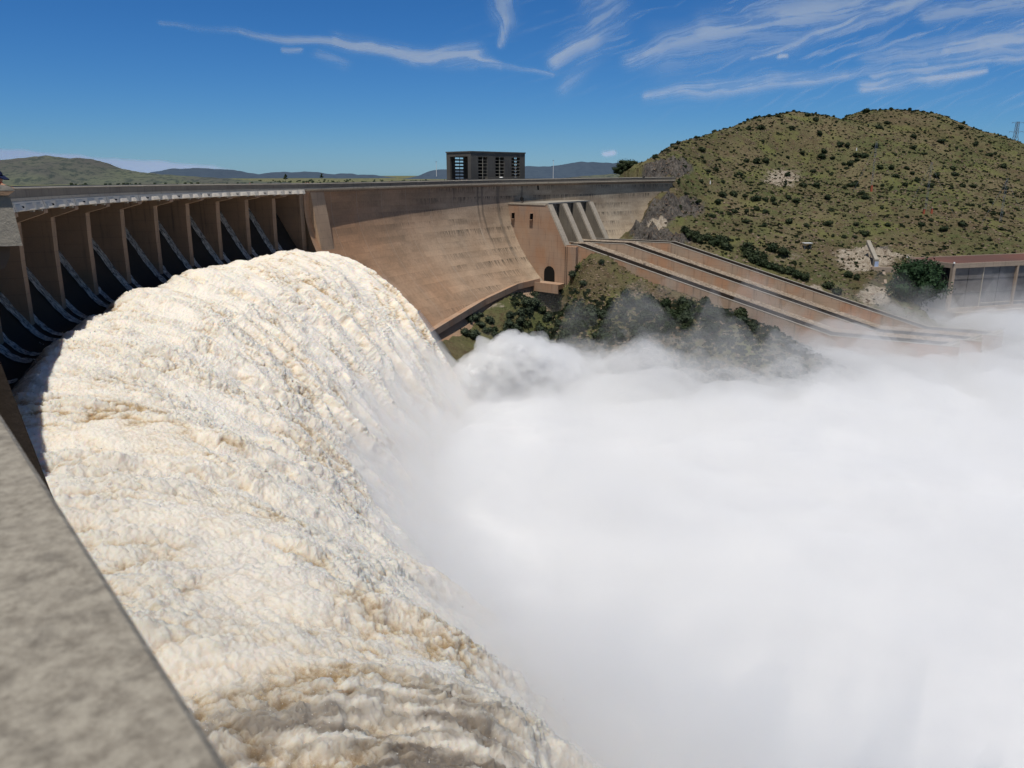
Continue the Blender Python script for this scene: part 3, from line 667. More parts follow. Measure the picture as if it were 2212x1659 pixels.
big = [(1652,352,2.4),(1777,342,2.6),(1797,344,1.6),(1633,352,2.2),(1598,380,2),(1588,382,1.5),(1700,380,2),(1757,373,1.6),(1735,403,2.2),(1670,434,2.2),(1672,442,1.6),(1720,437,2.2),(1548,438,2.2),(1560,425,2.4),(1585,423,2.4),(1634,433,2.6),(1652,434,2),(1705,430,2),(1788,430,2.2),(1540,470,2.2),(1588,460,2.2),(1575,465,1.5),(1635,455,2),(1790,487,2.6),(1740,490,1.8),(1850,402,2.6),(1860,420,2.2),(1868,430,2.6),(1835,403,2.2),(2080,488,3.0),(2160,465,2.0),(2145,463,1.4),(2010,405,2.2),(2020,382,2.4),(1935,383,2),(1955,402,2),(2062,380,1.8),(2100,405,1.8),(2212-40,410,1.8),(1465,398,1.8),(1530,372,1.6),(1545,368,1.5),(1515,395,1.6),(1508,440,1.8),(1480,420,1.2),(1960,470,1.4),(1905,452,1.3),(1850,487,1.5),(1822,515,1.8),(1800,512,1.3),(1845,515,1.5),(2135,520,1.4),(2180,500,1.3)]
used = []
for u, v, r in big:
    h = hit(u, v)
    if h: shrub(h, r*h[1]/430*1.25, bmeshes, HL, HG); used.append((u,v))
cnt = 0; tries = 0
while cnt < 75 and tries < 6000:
    tries += 1; u = random.uniform(1400,2205); v = random.uniform(242,545)
    if random.random() > .4+.6*max(0,(430-v)/190): continue
    if any(abs(u-a)<11 and abs(v-b_)<8 for a, b_ in used): continue
    h = hit(u, v)
    if not h or v > 520 or (u < 1500 and v > 400) or (1400 < u < 1500 and 350 < v < 388) or h[1] < 340: continue
    if (u-1920)**2/85**2+(v-560)**2/30**2 < 1: continue
    used.append((u,v)); shrub(h, random.uniform(1.5,3.0)*(1+.25*(h[1]>500)), bmeshes, HL, HG); cnt += 1
# along the skyline
for x in np.linspace(1425, 2180, 22):
    u = x+random.uniform(-12,12); a, _ = ray(u, 300)
    ys = np.arange(430, 700, 1.0); g = ground_z(a*ys, ys); j = (g/ys).argmax(); shrub((a*ys[j], ys[j], g[j]), random.uniform(1.3,2.3), bmeshes, HL, HG)
# shrubs by the far chute wall
WL, WG = 'dense dark shrub between the farthest discharge chute and the hill', 'shrubs along the far side of the chutes'
for u, v, r in ((1478,505,2.6),(1490,512,3),(1500,520,3),(1512,525,3),(1530,522,3.2),(1545,530,3.4),(1560,528,3.8),(1570,540,3.2),(1612,548,4),(1620,560,4),(1632,570,3.6),(1645,575,3),(1660,580,2.8),(1680,585,2.6),(1690,590,3),(1705,592,3),(1720,600,2.8),(1735,605,3),(1670,545,3.2),(1690,550,3),(1830,600,2.4),(1850,605,2.2),(1790,625,2.8),(1810,635,2.6),(1650,560,2.4)):
    h = hit(u, v, 300)
    if h: shrub(h, r*1.15, bmeshes, WL, WG, tall=1.15)
# misty bank shrubs
BL, BG = 'grey green bushy shrub on the misty river bank below the chutes', 'shrubs on the misty river bank'
used = []; cnt = 0; tries = 0
fixed = [(1234,588,2.2),(1250,580,1.8),(1300,570,2.0),(1378,590,1.8),(1401,600,2.2),(1450,625,3.2),(1530,650,3.0),(1240,600,2.6),(1260,615,2),(1190,640,3),(1350,640,3.2),(1400,655,3.5),(1440,665,3.5),(1490,672,3.5),(1540,685,3.8),(1600,690,4),(1650,700,3.6)]
for u, v, r in fixed:
    h = hit(u, v)
    if h: shrub(h, r, gmeshes+bmeshes[:2], BL, BG, tall=1.1); used.append((u,v))
while cnt < 108 and tries < 4000:
    tries += 1; u = random.uniform(1000,1680); v = random.uniform(610,742)
    lo = np.interp(u, [1000,1100,1180,1260,1330,1400,1500,1600,1700], [700,655,632,640,645,640,655,672,700])
    if v < lo or (random.random() < .35 and u > 1280 and v < lo+25): continue
    if any(abs(u-a)<12 and abs(v-b_)<8 for a, b_ in used): continue
    h = hit(u, v)
    if not h or h[2] > -34: continue
    used.append((u,v)); shrub(h, random.uniform(1.9,3.9), gmeshes+bmeshes[:2], BL, BG, tall=1.1); cnt += 1
# scrub tufts and stones (uncountable)
def scatter(name, mat, n, box, size, filt, stone=False, kind='stuff', label=None):
    b = MB(); c = 0; t = 0
    while c < n and t < n*6:
        t += 1; x = random.uniform(box[0],box[1]); y = random.uniform(box[2],box[3]); z_ = float(ground_z(np.array(x), np.array(y)))
        u, v = proj(x, y, z_)
        if not (1000 < u < 2240) or not filt(x, y, z_, u, v): continue
        c += 1; s_ = size*random.uniform(.5,1.6)
        if stone:
            q = [(x+s_*random.uniform(.6,1)*sx, y+s_*random.uniform(.6,1)*sy, z_-.1+hz*s_*random.uniform(.5,1)) for hz in (0,1) for sx, sy in ((-1,-1),(1,-1),(1,1),(-1,1))]
            b.hexa(q)
        else:
            for k in range(8 if mat is M['leaf'] else 5):
                a = random.uniform(0,pi); w = s_*random.uniform(.5,1); dx, dy = cos(a)*w*.6, sin(a)*w*.6; ox, oy = random.uniform(-s_,s_)*.6, random.uniform(-s_,s_)*.6
                b.poly([(x+ox-dx,y+oy-dy,z_-.1),(x+ox+dx,y+oy+dy,z_-.1),(x+ox+dx*1.3,y+oy+dy*.9,z_+w*.9),(x+ox-dx*.7,y+oy-dy*1.2,z_+w*.8)])
    o = b.build(name, mat); tag(o, label, name.replace('_',' '), kind=kind); return o
notch = lambda x, y, z_, u, v: not ((x-A1[0])*PP[0]+(y-A1[1])*PP[1] > -.6 and (x-A1[0])*PP[0]+(y-A1[1])*PP[1] < 37) and z_ < 80 and not (abs(z_+90) < 1)
hillf = lambda x, y, z_, u, v: notch(x,y,z_,u,v) and v < 690 and u > 1365 and z_ > -60 and (x-A1[0])*PP[0]+(y-A1[1])*PP[1] > 30
scatter('dry_grass_tufts', M['leaf_dry'], 10000, (60,520,270,660), .5, hillf, label='low dry grass tufts covering the hillside')
scatter('dark_scrub', M['leaf'], 3400, (80,520,330,660), .78, hillf, label='low dark scrub dotted over the hillside')
scatter('hill_stones', M['stone'], 4800, (70,420,270,560), .42, hillf, True, label='loose reddish stones strewn over the hillside')
bankf = lambda x, y, z_, u, v: notch(x,y,z_,u,v) and u > 1180 and v > 560 and (x-A1[0])*PP[0]+(y-A1[1])*PP[1] < 0 and z_ > -66
scatter('bank_stones', M['stone'], 4200, (10,150,225,330), .30, bankf, True, label='broken stones covering the slope below the chute')
scatter('bank_grass', M['leaf_dry'], 2600, (10,150,225,330), .45, bankf, label='dry grass between the stones of the bank')

scatter('bank_scrub', M['leaf_grey'], 3600, (0,150,225,330), .85, lambda x, y, z_, u, v: notch(x,y,z_,u,v) and v > np.interp(u,[1000,1180,1260,1330,1500,1650],[640,625,625,645,650,690]) and u > 1040 and (x-A1[0])*PP[0]+(y-A1[1])*PP[1] < 0 and z_ > -66, label='low grey green scrub filling the misty river bank')
def tree(name, loc, h, r, mat, label, group=None, conical=True, seed=1, leaves=2600):
    root = empty(name, loc, label, 'tree', group); rs = np.random.default_rng(seed)
    b = MB(); b.bar((0,0,-.8), (0,0,h*.5), .035*h, .02*h, 8); b.bar((0,0,h*.5), (0,0,h*.9), .02*h, .006*h, 6)
    limbs = []
    for k in range(16):
        t = rs.uniform(.12,.85); a = k*2.4; L = r*(1-t*.8 if conical else .8)*rs.uniform(.7,1.0)
        q = (L*cos(a), L*sin(a), h*t+L*.25); b.bar((0,0,h*t), q, .008*h, .003*h); limbs.append(q)
    o = b.build('trunk', M['bark'], root); o.matrix_parent_inverse.identity()
    b = MB()
    for q in limbs:
        rr_ = r*rs.uniform(.28,.42); core(b, q, rr_*.55); leafball(b, q, rr_, leaves//26, .035*r, .8, rs)
        q2 = (q[0]*.55, q[1]*.55, q[2]-.1*rr_); core(b, q2, rr_*.65); leafball(b, q2, rr_, leaves//40, .035*r, .9, rs)
    for k in range(6):
        t = .45+.1*k; rr_ = r*(1-t)*.9+.4; core(b, (0,0,h*t), rr_*.6, 1.1); leafball(b, (0,0,h*t), rr_, leaves//18, .035*r, 1.2, rs)
    o = b.build('crown', mat, root); o.matrix_parent_inverse.identity(); return root
pb = P(1966,688,312); tree('pine_tree', (pb[0],pb[1],pb[2]-1), 24, 15, M['pine'], 'tall bushy green pine tree standing in front of the end wall of the powerhouse', seed=4, leaves=6500)
for i, (u, v, Y, h, r, lb) in enumerate(((1340,380,520,7.5,6,'leftmost of the dark trees behind the parked vehicles at the dam end'),(1357,381,520,9.5,8,'tallest of the dark trees behind the parked vehicles at the dam end'),(1378,381,515,8,6.5,'rightmost of the dark trees behind the parked vehicles at the dam end'))):
    tree('broadleaf_tree', P(u,v,Y), h, r, M['leaf'], lb, 'trees behind the far end of the dam', False, 30+i, 1800)
# a few trees far out on the plain
for i, (u, v, Y, h, lb) in enumerate(((617,389,1500,12,'pointed dark tree alone on the plain beyond the dam'),(695,386,2300,16,'small round tree on the pale plain left of the crest building'))):
    tree('plain_tree', P(u,v,Y), h, h*.42, M['leaf'], lb, None, True, 50+i, 600)
b = MB()
for k in range(700):
    u = random.uniform(150,980) if k % 4 else random.uniform(1140,1400); Y = random.choice((900,1100,1400,1800,2400))*random.uniform(.85,1.15); a, _ = ray(u, 385)
    core(b, (a*Y, Y, -14.5), random.uniform(1.2,3.2)*(Y/1500)**.5)
o = b.build('plain_scrub', M['leaf']); tag(o, 'dark scrub dotted across the plain beyond the dam', 'scrub', kind='stuff')

# ------------------------------------------------------------------ crest building
cbp = np.array([-17.8,345.5]); ex = np.array([.72,.694]); ey = np.array([-.694,.72])
cb = empty('gantry_house', (float(cbp[0]),float(cbp[1]),-2), 'tall dark concrete gantry house with louvred bays standing on the dam crest', 'building')
def G3(a, c, z): p = cbp+ex*a+ey*c; return (float(p[0]), float(p[1]), float(z))
def gb(a0,a1,c0,c1,z0,z1,mat,name,parent=cb):
    b = MB(); b.hexa([G3(a0,c0,z0),G3(a1,c0,z0),G3(a1,c1,z0),G3(a0,c1,z0),G3(a0,c0,z1),G3(a1,c0,z1),G3(a1,c1,z1),G3(a0,c1,z1)]); return b.build(name, mat, parent)
LA, LC, ZB, ZT_ = 33.0, 16.5, -3.5, 10.2
bays = [(.13*LA,.295*LA),(.44*LA,.605*LA),(.74*LA,.905*LA)]
ztop = 7.9
def facade(c0, c1, nm):
    b = MB(); xs = [0]+[t for q in bays for t in q]+[LA]
    def bx(a0,a1,z0,z1): b.hexa([G3(a0,c0,z0),G3(a1,c0,z0),G3(a1,c1,z0),G3(a0,c1,z0),G3(a0,c0,z1),G3(a1,c0,z1),G3(a1,c1,z1),G3(a0,c1,z1)])
    for k in range(0, len(xs), 2): bx(xs[k], xs[k+1], ZB, ZT_-.5)
    for q in bays: bx(q[0], q[1], ztop, ZT_-.5)
    return b.build(nm, M['tower'], cb)
facade(0, .9, 'front_wall'); facade(LC-.9, LC, 'rear_wall')
# side walls: near side has one wide opening, far side is slotted
b = MB()
for c0, c1, z0, z1 in ((.9,2.0,ZB,ztop+.1),(LC-2.4,LC-.9,ZB,ztop+.1),(.9,LC-.9,ztop+.1,ZT_-.5)):
    b.hexa([G3(0,c0,z0),G3(.9,c0,z0),G3(.9,c1,z0),G3(0,c1,z0),G3(0,c0,z1),G3(.9,c0,z1),G3(.9,c1,z1),G3(0,c1,z1)])
b.build('side_wall', M['tower'], cb)
b = MB(); cols = [(.9,4.6),(7.0,8.6),(10.9,LC-.9)]
for c0, c1 in cols: b.hexa([G3(LA-.9,c0,ZB),G3(LA,c0,ZB),G3(LA,c1,ZB),G3(LA-.9,c1,ZB),G3(LA-.9,c0,ZT_-.5),G3(LA,c0,ZT_-.5),G3(LA,c1,ZT_-.5),G3(LA-.9,c1,ZT_-.5)])
for k in range(8):
    z0 = ZB if k == 0 else -1.9+k*1.42; z1 = -1.9+k*1.42+.75 if k else -.9
    if k == 7: z1 = ZT_-.5
    for c0, c1 in ((4.6,7.0),(8.6,10.9)): b.hexa([G3(LA-.9,c0,z0),G3(LA,c0,z0),G3(LA,c1,z0),G3(LA-.9,c1,z0),G3(LA-.9,c0,z1),G3(LA,c0,z1),G3(LA,c1,z1),G3(LA-.9,c1,z1)])
b.build('slotted_wall', M['tower'], cb)
gb(-.25,LA+.25,-.25,LC+.25,ZT_-.5,ZT_,M['tower'],'roof')
for c0, nm in ((.25,'front'),(LC-.65,'rear')):
    for q in bays:
        b = MB()
        for k in range(8):
            z0 = -2.1+k*1.42; th_ = .2 if nm == 'front' else .72; b.hexa([G3(q[0],c0,z0),G3(q[1],c0,z0),G3(q[1],c0+.4,z0),G3(q[0],c0+.4,z0),G3(q[0],c0-.0,z0+th_),G3(q[1],c0-.0,z0+th_),G3(q[1],c0+.4,z0+th_),G3(q[0],c0+.4,z0+th_)])
        m_ = (q[0]+q[1])/2; b.hexa([G3(m_-.15,c0-.1,ZB),G3(m_+.15,c0-.1,ZB),G3(m_+.15,c0+.0,ZB),G3(m_-.15,c0+.0,ZB),G3(m_-.15,c0-.1,ztop),G3(m_+.15,c0-.1,ztop),G3(m_+.15,c0+.0,ztop),G3(m_-.15,c0+.0,ztop)])
        b.build('louvre', M['slat'] if nm == 'front' else M['tower'], cb)
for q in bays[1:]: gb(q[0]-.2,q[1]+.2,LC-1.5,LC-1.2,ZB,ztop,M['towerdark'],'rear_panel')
gb(8, 28, -1.8, -.3, -3.3, -.9, M['parapet'], 'entrance_parapet')
gb(-9, 40, -2.4, -2.1, -3.3, -1.35, M['tower'], 'railing_wall')
b = MB(); c = G3(17,-1,-.9); b.bar((c[0],c[1],-.9),(c[0],c[1],-.6),.9,.5,10); b.build('roof_dome', M['whitepaint'], cb)
# slender masts beside it
for u, v0, v1, Y, lb in ((943,350,381,420,'thin white lighting mast left of the crest building'),(1195,347,385,430,'thin white lighting mast right of the crest building')):
    r = empty('lamp_mast', P(u,v1,Y), lb, 'mast'); p0, p1 = P(u,v1,Y), P(u,v0,Y); b = MB(); b.bar(p0, (p0[0],p0[1],p1[2]), .16, .09, 6); b.build('pole', M['whitepaint'], r)
    b = MB(); b.box(p0[0]-.5,p0[0]+.5,p0[1]-.1,p0[1]+.1,p1[2],p1[2]+.2); b.build('lamp_head', M['steel'], r)

# ------------------------------------------------------------------ powerhouse
cr = np.array(P(2061,570,318)); zr = cr[2]; zbm = P(2052,672,318)[2]
pl = np.array(PZ(1960,557,zr)); pr_ = np.array(PZ(2212,563.5,zr))
fx_ = pr_[:2]-cr[:2]; fx_ = fx_/np.linalg.norm(fx_); lx = pl[:2]-cr[:2]; ll_ = np.linalg.norm(lx); lx = lx/ll_
ph = empty('powerhouse', (float(cr[0]),float(cr[1]),float(zbm)), 'flat roofed concrete powerhouse with glazed bays and a red brown roof at the right edge', 'building')
def H3(a, c, z): p = cr[:2]+fx_*a+lx*c; return (float(p[0]), float(p[1]), float(z))
def hb(a0,a1,c0,c1,z0,z1,mat,name,parent=ph):
    b = MB(); b.hexa([H3(a0,c0,z0),H3(a1,c0,z0),H3(a1,c1,z0),H3(a0,c1,z0),H3(a0,c0,z1),H3(a1,c0,z1),H3(a1,c1,z1),H3(a0,c1,z1)]); o = b.build(name, mat, parent); fixn(o.data); return o
LP = 95; rfo = hb(.6,LP-.6,.6,ll_-.6,zr-1.2,zr-.12,M['roof'],'roof')
for q in ((0,LP,0,.6),(0,LP,ll_-.6,ll_),(0,.6,.603,ll_-.603),(LP-.6,LP,.603,ll_-.603)): hb(*q,zr-1.9,zr+.12,M['phouse'],'roof_fascia',rfo)
hb(0,1.4,0,1.4,zbm-.6,zr-1.903,M['phouse'],'corner_column'); hb(0,1.3,ll_-1.3,ll_,zbm-.6,zr-1.903,M['phouse'],'corner_column')
hb(17.3,17.6,.6,.93,zbm+1.0,zr-1.903,M['chute_edge'],'mullion_post')
for k, a in enumerate((35,70)): hb(a,a+.9,0,1.2,zbm-.6,zr-1.903,M['phouse'],'column')
for k, (a0, a1) in enumerate(((1.4,17.5),(17.5,35),(35.9,70),(70.9,92))):
    g = hb(a0+.003,a1-.003,.95 if k == 0 else 1.0,1.15,zbm+1.0,zr-1.903,M['glass'] if k else M['panel'],'window')
    b = MB()
    for j in range(4,5):
        aj = a0+(a1-a0)*j/8; b.hexa([H3(aj-.04,.82,zbm+1),H3(aj+.04,.82,zbm+1),H3(aj+.04,.93,zbm+1),H3(aj-.04,.93,zbm+1),H3(aj-.04,.82,zr-2),H3(aj+.04,.82,zr-2),H3(aj+.04,.93,zr-2),H3(aj-.04,.93,zr-2)])
    for zz in (.35,.65): zj = zbm+(zr-zbm)*zz; b.hexa([H3(a0,.8,zj),H3(a1,.8,zj),H3(a1,.93,zj),H3(a0,.93,zj),H3(a0,.8,zj+.08),H3(a1,.8,zj+.08),H3(a1,.93,zj+.08),H3(a0,.93,zj+.08)])
    b.build('mullion', M['towerdark'] , g)
    if k: hb(a0+.5,a1-.5,.4,.7,zbm+2.3,zbm+2.6,M['chute_edge'],'guard_rail')
hb(1.4,LP,.1,1.25,zbm-.3,zbm+.99,M['phouse'],'sill_beam')
hb(.9,1.2,1.4,ll_-1.3,zbm-.3,zr-1.91,M['towerdark'],'end_glazing')
b = MB()
for j in range(1,14): c_ = 1.4+(ll_-3)*j/14; b.hexa([H3(.75,c_-.06,zbm),H3(.88,c_-.06,zbm),H3(.88,c_+.06,zbm),H3(.75,c_+.06,zbm),H3(.75,c_-.06,zr-2),H3(.88,c_-.06,zr-2),H3(.88,c_+.06,zr-2),H3(.75,c_+.06,zr-2)])
b.build('end_mullions', M['tower'], ph)
hb(-1.5,LP,-6,ll_+1,zbm-1.6,zbm-.62,M['phouse'],'terrace'); hb(-1.5,LP,-6.4,-6.003,zbm-2.4,zbm+.3,M['phouse'],'terrace_wall')
hb(-1.9,-1.503,-6.4,ll_,zbm-2.4,zbm+.3,M['phouse'],'terrace_wall'); hb(0,LP,-4,ll_,-75,zbm-1.603,M['pier'],'substructure')
for a in (6,18,30,42): hb(a,a+1.5,-5.6,-4.003,-75,zbm-2.41,M['pier'],'buttress')
for a, c in ((0,0),(0,ll_)):
    q = H3(a,c,zr+.13); b = MB(); b.bar(q,(q[0],q[1],q[2]+.6),.4,.3,8); b.build('roof_light', M['whitepaint'], rfo)
# concrete stair flume, retaining wall, struts, small shelter, markers on the hill
def w(u, v, Y): return np.array(P(u, v, Y))
def ribbon(name, pts, wd, th, mat, label, cat, parent=None):
    b = MB()
    for p, q in zip(pts[:-1], pts[1:]):
        b.hexa([(p[0]-wd/2,p[1],p[2]-th),(p[0]+wd/2,p[1],p[2]-th),(q[0]+wd/2,q[1],q[2]-th),(q[0]-wd/2,q[1],q[2]-th),(p[0]-wd/2,p[1],p[2]),(p[0]+wd/2,p[1],p[2]),(q[0]+wd/2,q[1],q[2]),(q[0]-wd/2,q[1],q[2])])
    o = b.build(name, mat, parent); fixn(o.data)
    if label: tag(o, label, cat)
    return o
fr = empty('stair_flume', P(1892,575,338), 'pale concrete stair flume with a blue lower end on the rock face', 'flume')
ribbon('flume_body', [w(1876,519,352),w(1890,551,344),w(1894,560,340)], 1.7, 1.6, M['cap'], None, None, fr)
b = MB(); p0, p1 = P(1894,560.5,339.5), P(1893,577,338); b.box(p0[0]-.9,p0[0]+.9,p0[1]-.3,p0[1]+1.5,p1[2]-1,p0[2]-.01); b.build('flume_end', M['cap'], fr)
b = MB(); p1 = P(1893,565,339); b.box(p0[0]-.85,p0[0]+.85,p0[1]-.34,p0[1]-.31,p1[2]-3.0,p1[2]); b.build('blue_panel', M['bluepaint'], fr)
p0, p1 = P(1885,577,338), P(1962,578,334); b = MB(); b.hexa([(p0[0],p0[1],p0[2]-4.5),(p1[0],p1[1],p1[2]-4.5),(p1[0],p1[1]+2,p1[2]-4.5),(p0[0],p0[1]+2,p0[2]-4.5),(p0[0],p0[1],p0[2]),(p1[0],p1[1],p1[2]),(p1[0],p1[1]+2,p1[2]),(p0[0],p0[1]+2,p0[2])])
o = b.build('retaining_wall', M['phouse']); fixn(o.data); tag(o, 'low tan retaining wall between the blue ended flume and the powerhouse', 'wall')
for (u0,v0,u1,v1,lb) in ((1908,588,1914,625,'left of two leaning concrete struts below the retaining wall'),(1937,580,1943,612,'right of two leaning concrete struts below the retaining wall')):
    b = MB(); b.bar(P(u0,v0,333), P(u1,v1,328), .8, .8, 4); o = b.build('strut', M['phouse']); tag(o, lb, 'strut', 'leaning struts below the retaining wall')
h = hit(1743,536); sh = empty('viewing_shelter', h, 'small flat roofed shelter on posts on the lower hillside', 'shelter')
b = MB(); b.box(h[0]-2,h[0]+2,h[1]-1.5,h[1]+1.5,h[2]+2.2,h[2]+2.4); b.build('shelter_roof', M['whitepaint'], sh)
for dx in (-1.4,1.4):
    for dy in (-1,1): b = MB(); b.bar((h[0]+dx,h[1]+dy,h[2]-.5),(h[0]+dx,h[1]+dy,h[2]+2.19),.1); b.build('post', M['steel'], sh)
for u, v, lb in ((1534,394,'small white survey beacon above the dark rock outcrop'),(1850,322,'white survey beacon high on the open hillside'),):
    h = hit(u, v+3) or P(u,v+3,420); b = MB(); b.bar((h[0],h[1],h[2]-.4),(h[0],h[1],h[2]+1.7),.45,.2,4); o = b.build('survey_beacon', M['whitepaint']); tag(o, lb, 'beacon')
h = hit(1336,572,290); b = MB(); b.box(h[0]-2.6,h[0]+2.6,h[1]-1,h[1]+1,h[2]-1.5,h[2]+.5); mp = b.build('valve_plinth', M['cap']); tag(mp, 'small pale concrete plinth with a round cover beside the nearest chute wall', 'plinth')
b = MB(); b.bar((h[0]+.4,h[1],h[2]+.51),(h[0]+.4,h[1],h[2]+1.3),.9,.6,10); b.build('round_cover', M['steel'], mp)
# low wall and shed half hidden by spray at the bank foot
# guyed masts
for u, vt, vb, lb, red in ((1881,305,413,'guyed lattice mast on a red base, leftmost of the three on the hill',True),(1998,350,455,'middle guyed lattice mast on the hill standing behind two red posts',False),(2160,385,480,'guyed lattice mast on the hill nearest the right edge',False)):
    h = hit(u, vb); 
    if not h: continue
    Hh = P(u, vt, h[1])[2]-h[2]; r = empty('guyed_mast', h, lb, 'mast', 'guyed masts on the hill'); b = MB(); x0, y0, z0 = h
    nseg = 16
    for sx, sy in ((-.45,-.4),(.45,-.4),(0,.45)): b.bar((x0+sx,y0+sy,z0),(x0+sx,y0+sy,z0+Hh),.05)
    for k in range(nseg):
        za, zb_ = z0+Hh*k/nseg, z0+Hh*(k+1)/nseg; s_ = 1 if k % 2 else -1
        b.bar((x0-.45*s_,y0-.4,za),(x0+.45*s_,y0-.4,zb_),.035); b.bar((x0+.45*s_,y0-.4,za),(x0,y0+.45,zb_),.035)
    b.build('lattice_mast', M['steel'], r)
    for dx, dy in ((-13,-6),(13,-6),(2,14)):
        g = ground_z(np.array(x0+dx), np.array(y0+dy)); b = MB(); b.bar((x0,y0,z0+Hh*.95),(x0+dx,y0+dy,float(g)),.04); b.build('guy_wire', M['steel'], r)
    if red: b = MB(); b.bar((x0,y0-.6,z0-1),(x0,y0-.6,z0+3.4),.75,.65,4); b.build('red_base', M['red'], r)
for u, v, lb in ((1995,463,'left of the two red brick posts on the hill'),(2012,461,'right of the two red brick posts on the hill')):
    h = hit(u, v); b = MB(); x0,y0,z0 = h; b.bar((x0,y0,z0-1),(x0,y0,z0+2.6),.6,.55,4); o = b.build('brick_post', M['red']); tag(o, lb, 'post', 'red posts on the hill')
    b = MB(); b.bar((x0,y0,z0+2.61),(x0,y0,z0+2.9),.68,.68,4); b.build('post_cap', M['cap'], o)
# pylon on the skyline
def pylon(u, vt, vb, Y, lb):
    p = P(u, vb, Y); q = P(u, vt, Y); Hh = q[2]-p[2]; r = empty('pylon', p, lb, 'pylon'); x0,y0,z0 = p; b = MB()
    def wd(t): return (3.3*(1-t)+.9*t if t < .55 else 1.35-.35*(t-.55)/.45)*Hh/30
    N_ = 9
    for k in range(N_):
        t0, t1 = k/N_, (k+1)/N_; a, c = wd(t0), wd(t1); za, zc = z0+Hh*t0, z0+Hh*t1
        for sx, sy in ((1,1),(1,-1),(-1,1),(-1,-1)): b.bar((x0+sx*a,y0+sy*a,za),(x0+sx*c,y0+sy*c,zc),.2)
        for sy in (-1,1):
            b.bar((x0-a,y0+sy*a,za),(x0+c,y0+sy*c,zc),.15); b.bar((x0+a,y0+sy*a,za),(x0-c,y0+sy*c,zc),.09)
            b.bar((x0-c,y0+sy*c,zc),(x0+c,y0+sy*c,zc),.08)
    b.build('lattice_tower', M['steel'], r)
    for t, wdt in ((.99,4.6),(.72,5.6)):
        b = MB(); L = wdt*Hh/30*1.15
        for sx in (-1,1):
            b.bar((x0,y0,z0+Hh*t),(x0+sx*L,y0,z0+Hh*t-.2),.12); b.bar((x0,y0,z0+Hh*(t-.05)),(x0+sx*L,y0,z0+Hh*t-.2),.1); b.bar((x0+sx*L,y0,z0+Hh*t-.2),(x0+sx*L,y0,z0+Hh*t-1.6),.1)
        b.build('cross_arm', M['steel'], r)
pylon(2187,263,336,760,'grey steel lattice pylon on the skyline at the right edge')

# ------------------------------------------------------------------ vehicles beyond the dam end
def vehicle(loc, L, H, mat, label, boxy=False, rz=0.2):
    r = empty('parked_vehicle', loc, label, 'vehicle', 'vehicles parked at the far end of the dam'); x,y,z_ = 0,0,0; w_ = 1.9
    if boxy: prof_ = [(0,.4),(L,.4),(L,1.3),(L*.93,H),(L*.02,H),(0,H*.9)]
    else: prof_ = [(0,.35),(L,.35),(L,.85),(L*.82,.98),(L*.66,H),(L*.22,H),(L*.05,.98),(0,.85)]
    b = MB(); b.prism([(a-L/2,-w_/2,c) for a,c in prof_],[(a-L/2,w_/2,c) for a,c in prof_]); o = b.build('body', mat, r); o.matrix_parent_inverse.identity(); fixn(o.data)
    wl = [(L*.1,1.0),(L*.78,1.0),(L*.66,H-.12),(L*.22,H-.12)] if not boxy else [(L*.08,1.25),(L*.93,1.25),(L*.9,H-.25),(L*.08,H-.25)]
    b = MB(); b.prism([(a-L/2,-w_/2-.02,c) for a,c in wl],[(a-L/2,w_/2+.02,c) for a,c in wl]); o = b.build('window', M['glass'], r); o.matrix_parent_inverse.identity(); fixn(o.data)
    for sx in (.18,.8):
        for sy in (-1,1): b = MB(); b.bar((sx*L-L/2,sy*(w_/2-.1),.34),(sx*L-L/2,sy*(w_/2+.08),.34),.34,.34,12); o = b.build('wheel', M['black'], r); o.matrix_parent_inverse.identity()
    r.rotation_euler = (0,0,rz)
vehicle(P(1371,382.6,455), 4.6, 2.1, M['whitepaint'], 'white van parked leftmost near the far end of the dam', True)
vehicle(P(1384.5,382.2,452), 2.6, 1.6, M['yellow'], 'small yellow vehicle parked between the two white ones', True)
vehicle(P(1400,382.6,450), 4.4, 1.45, M['whitepaint'], 'low white car parked against the cut rock face')

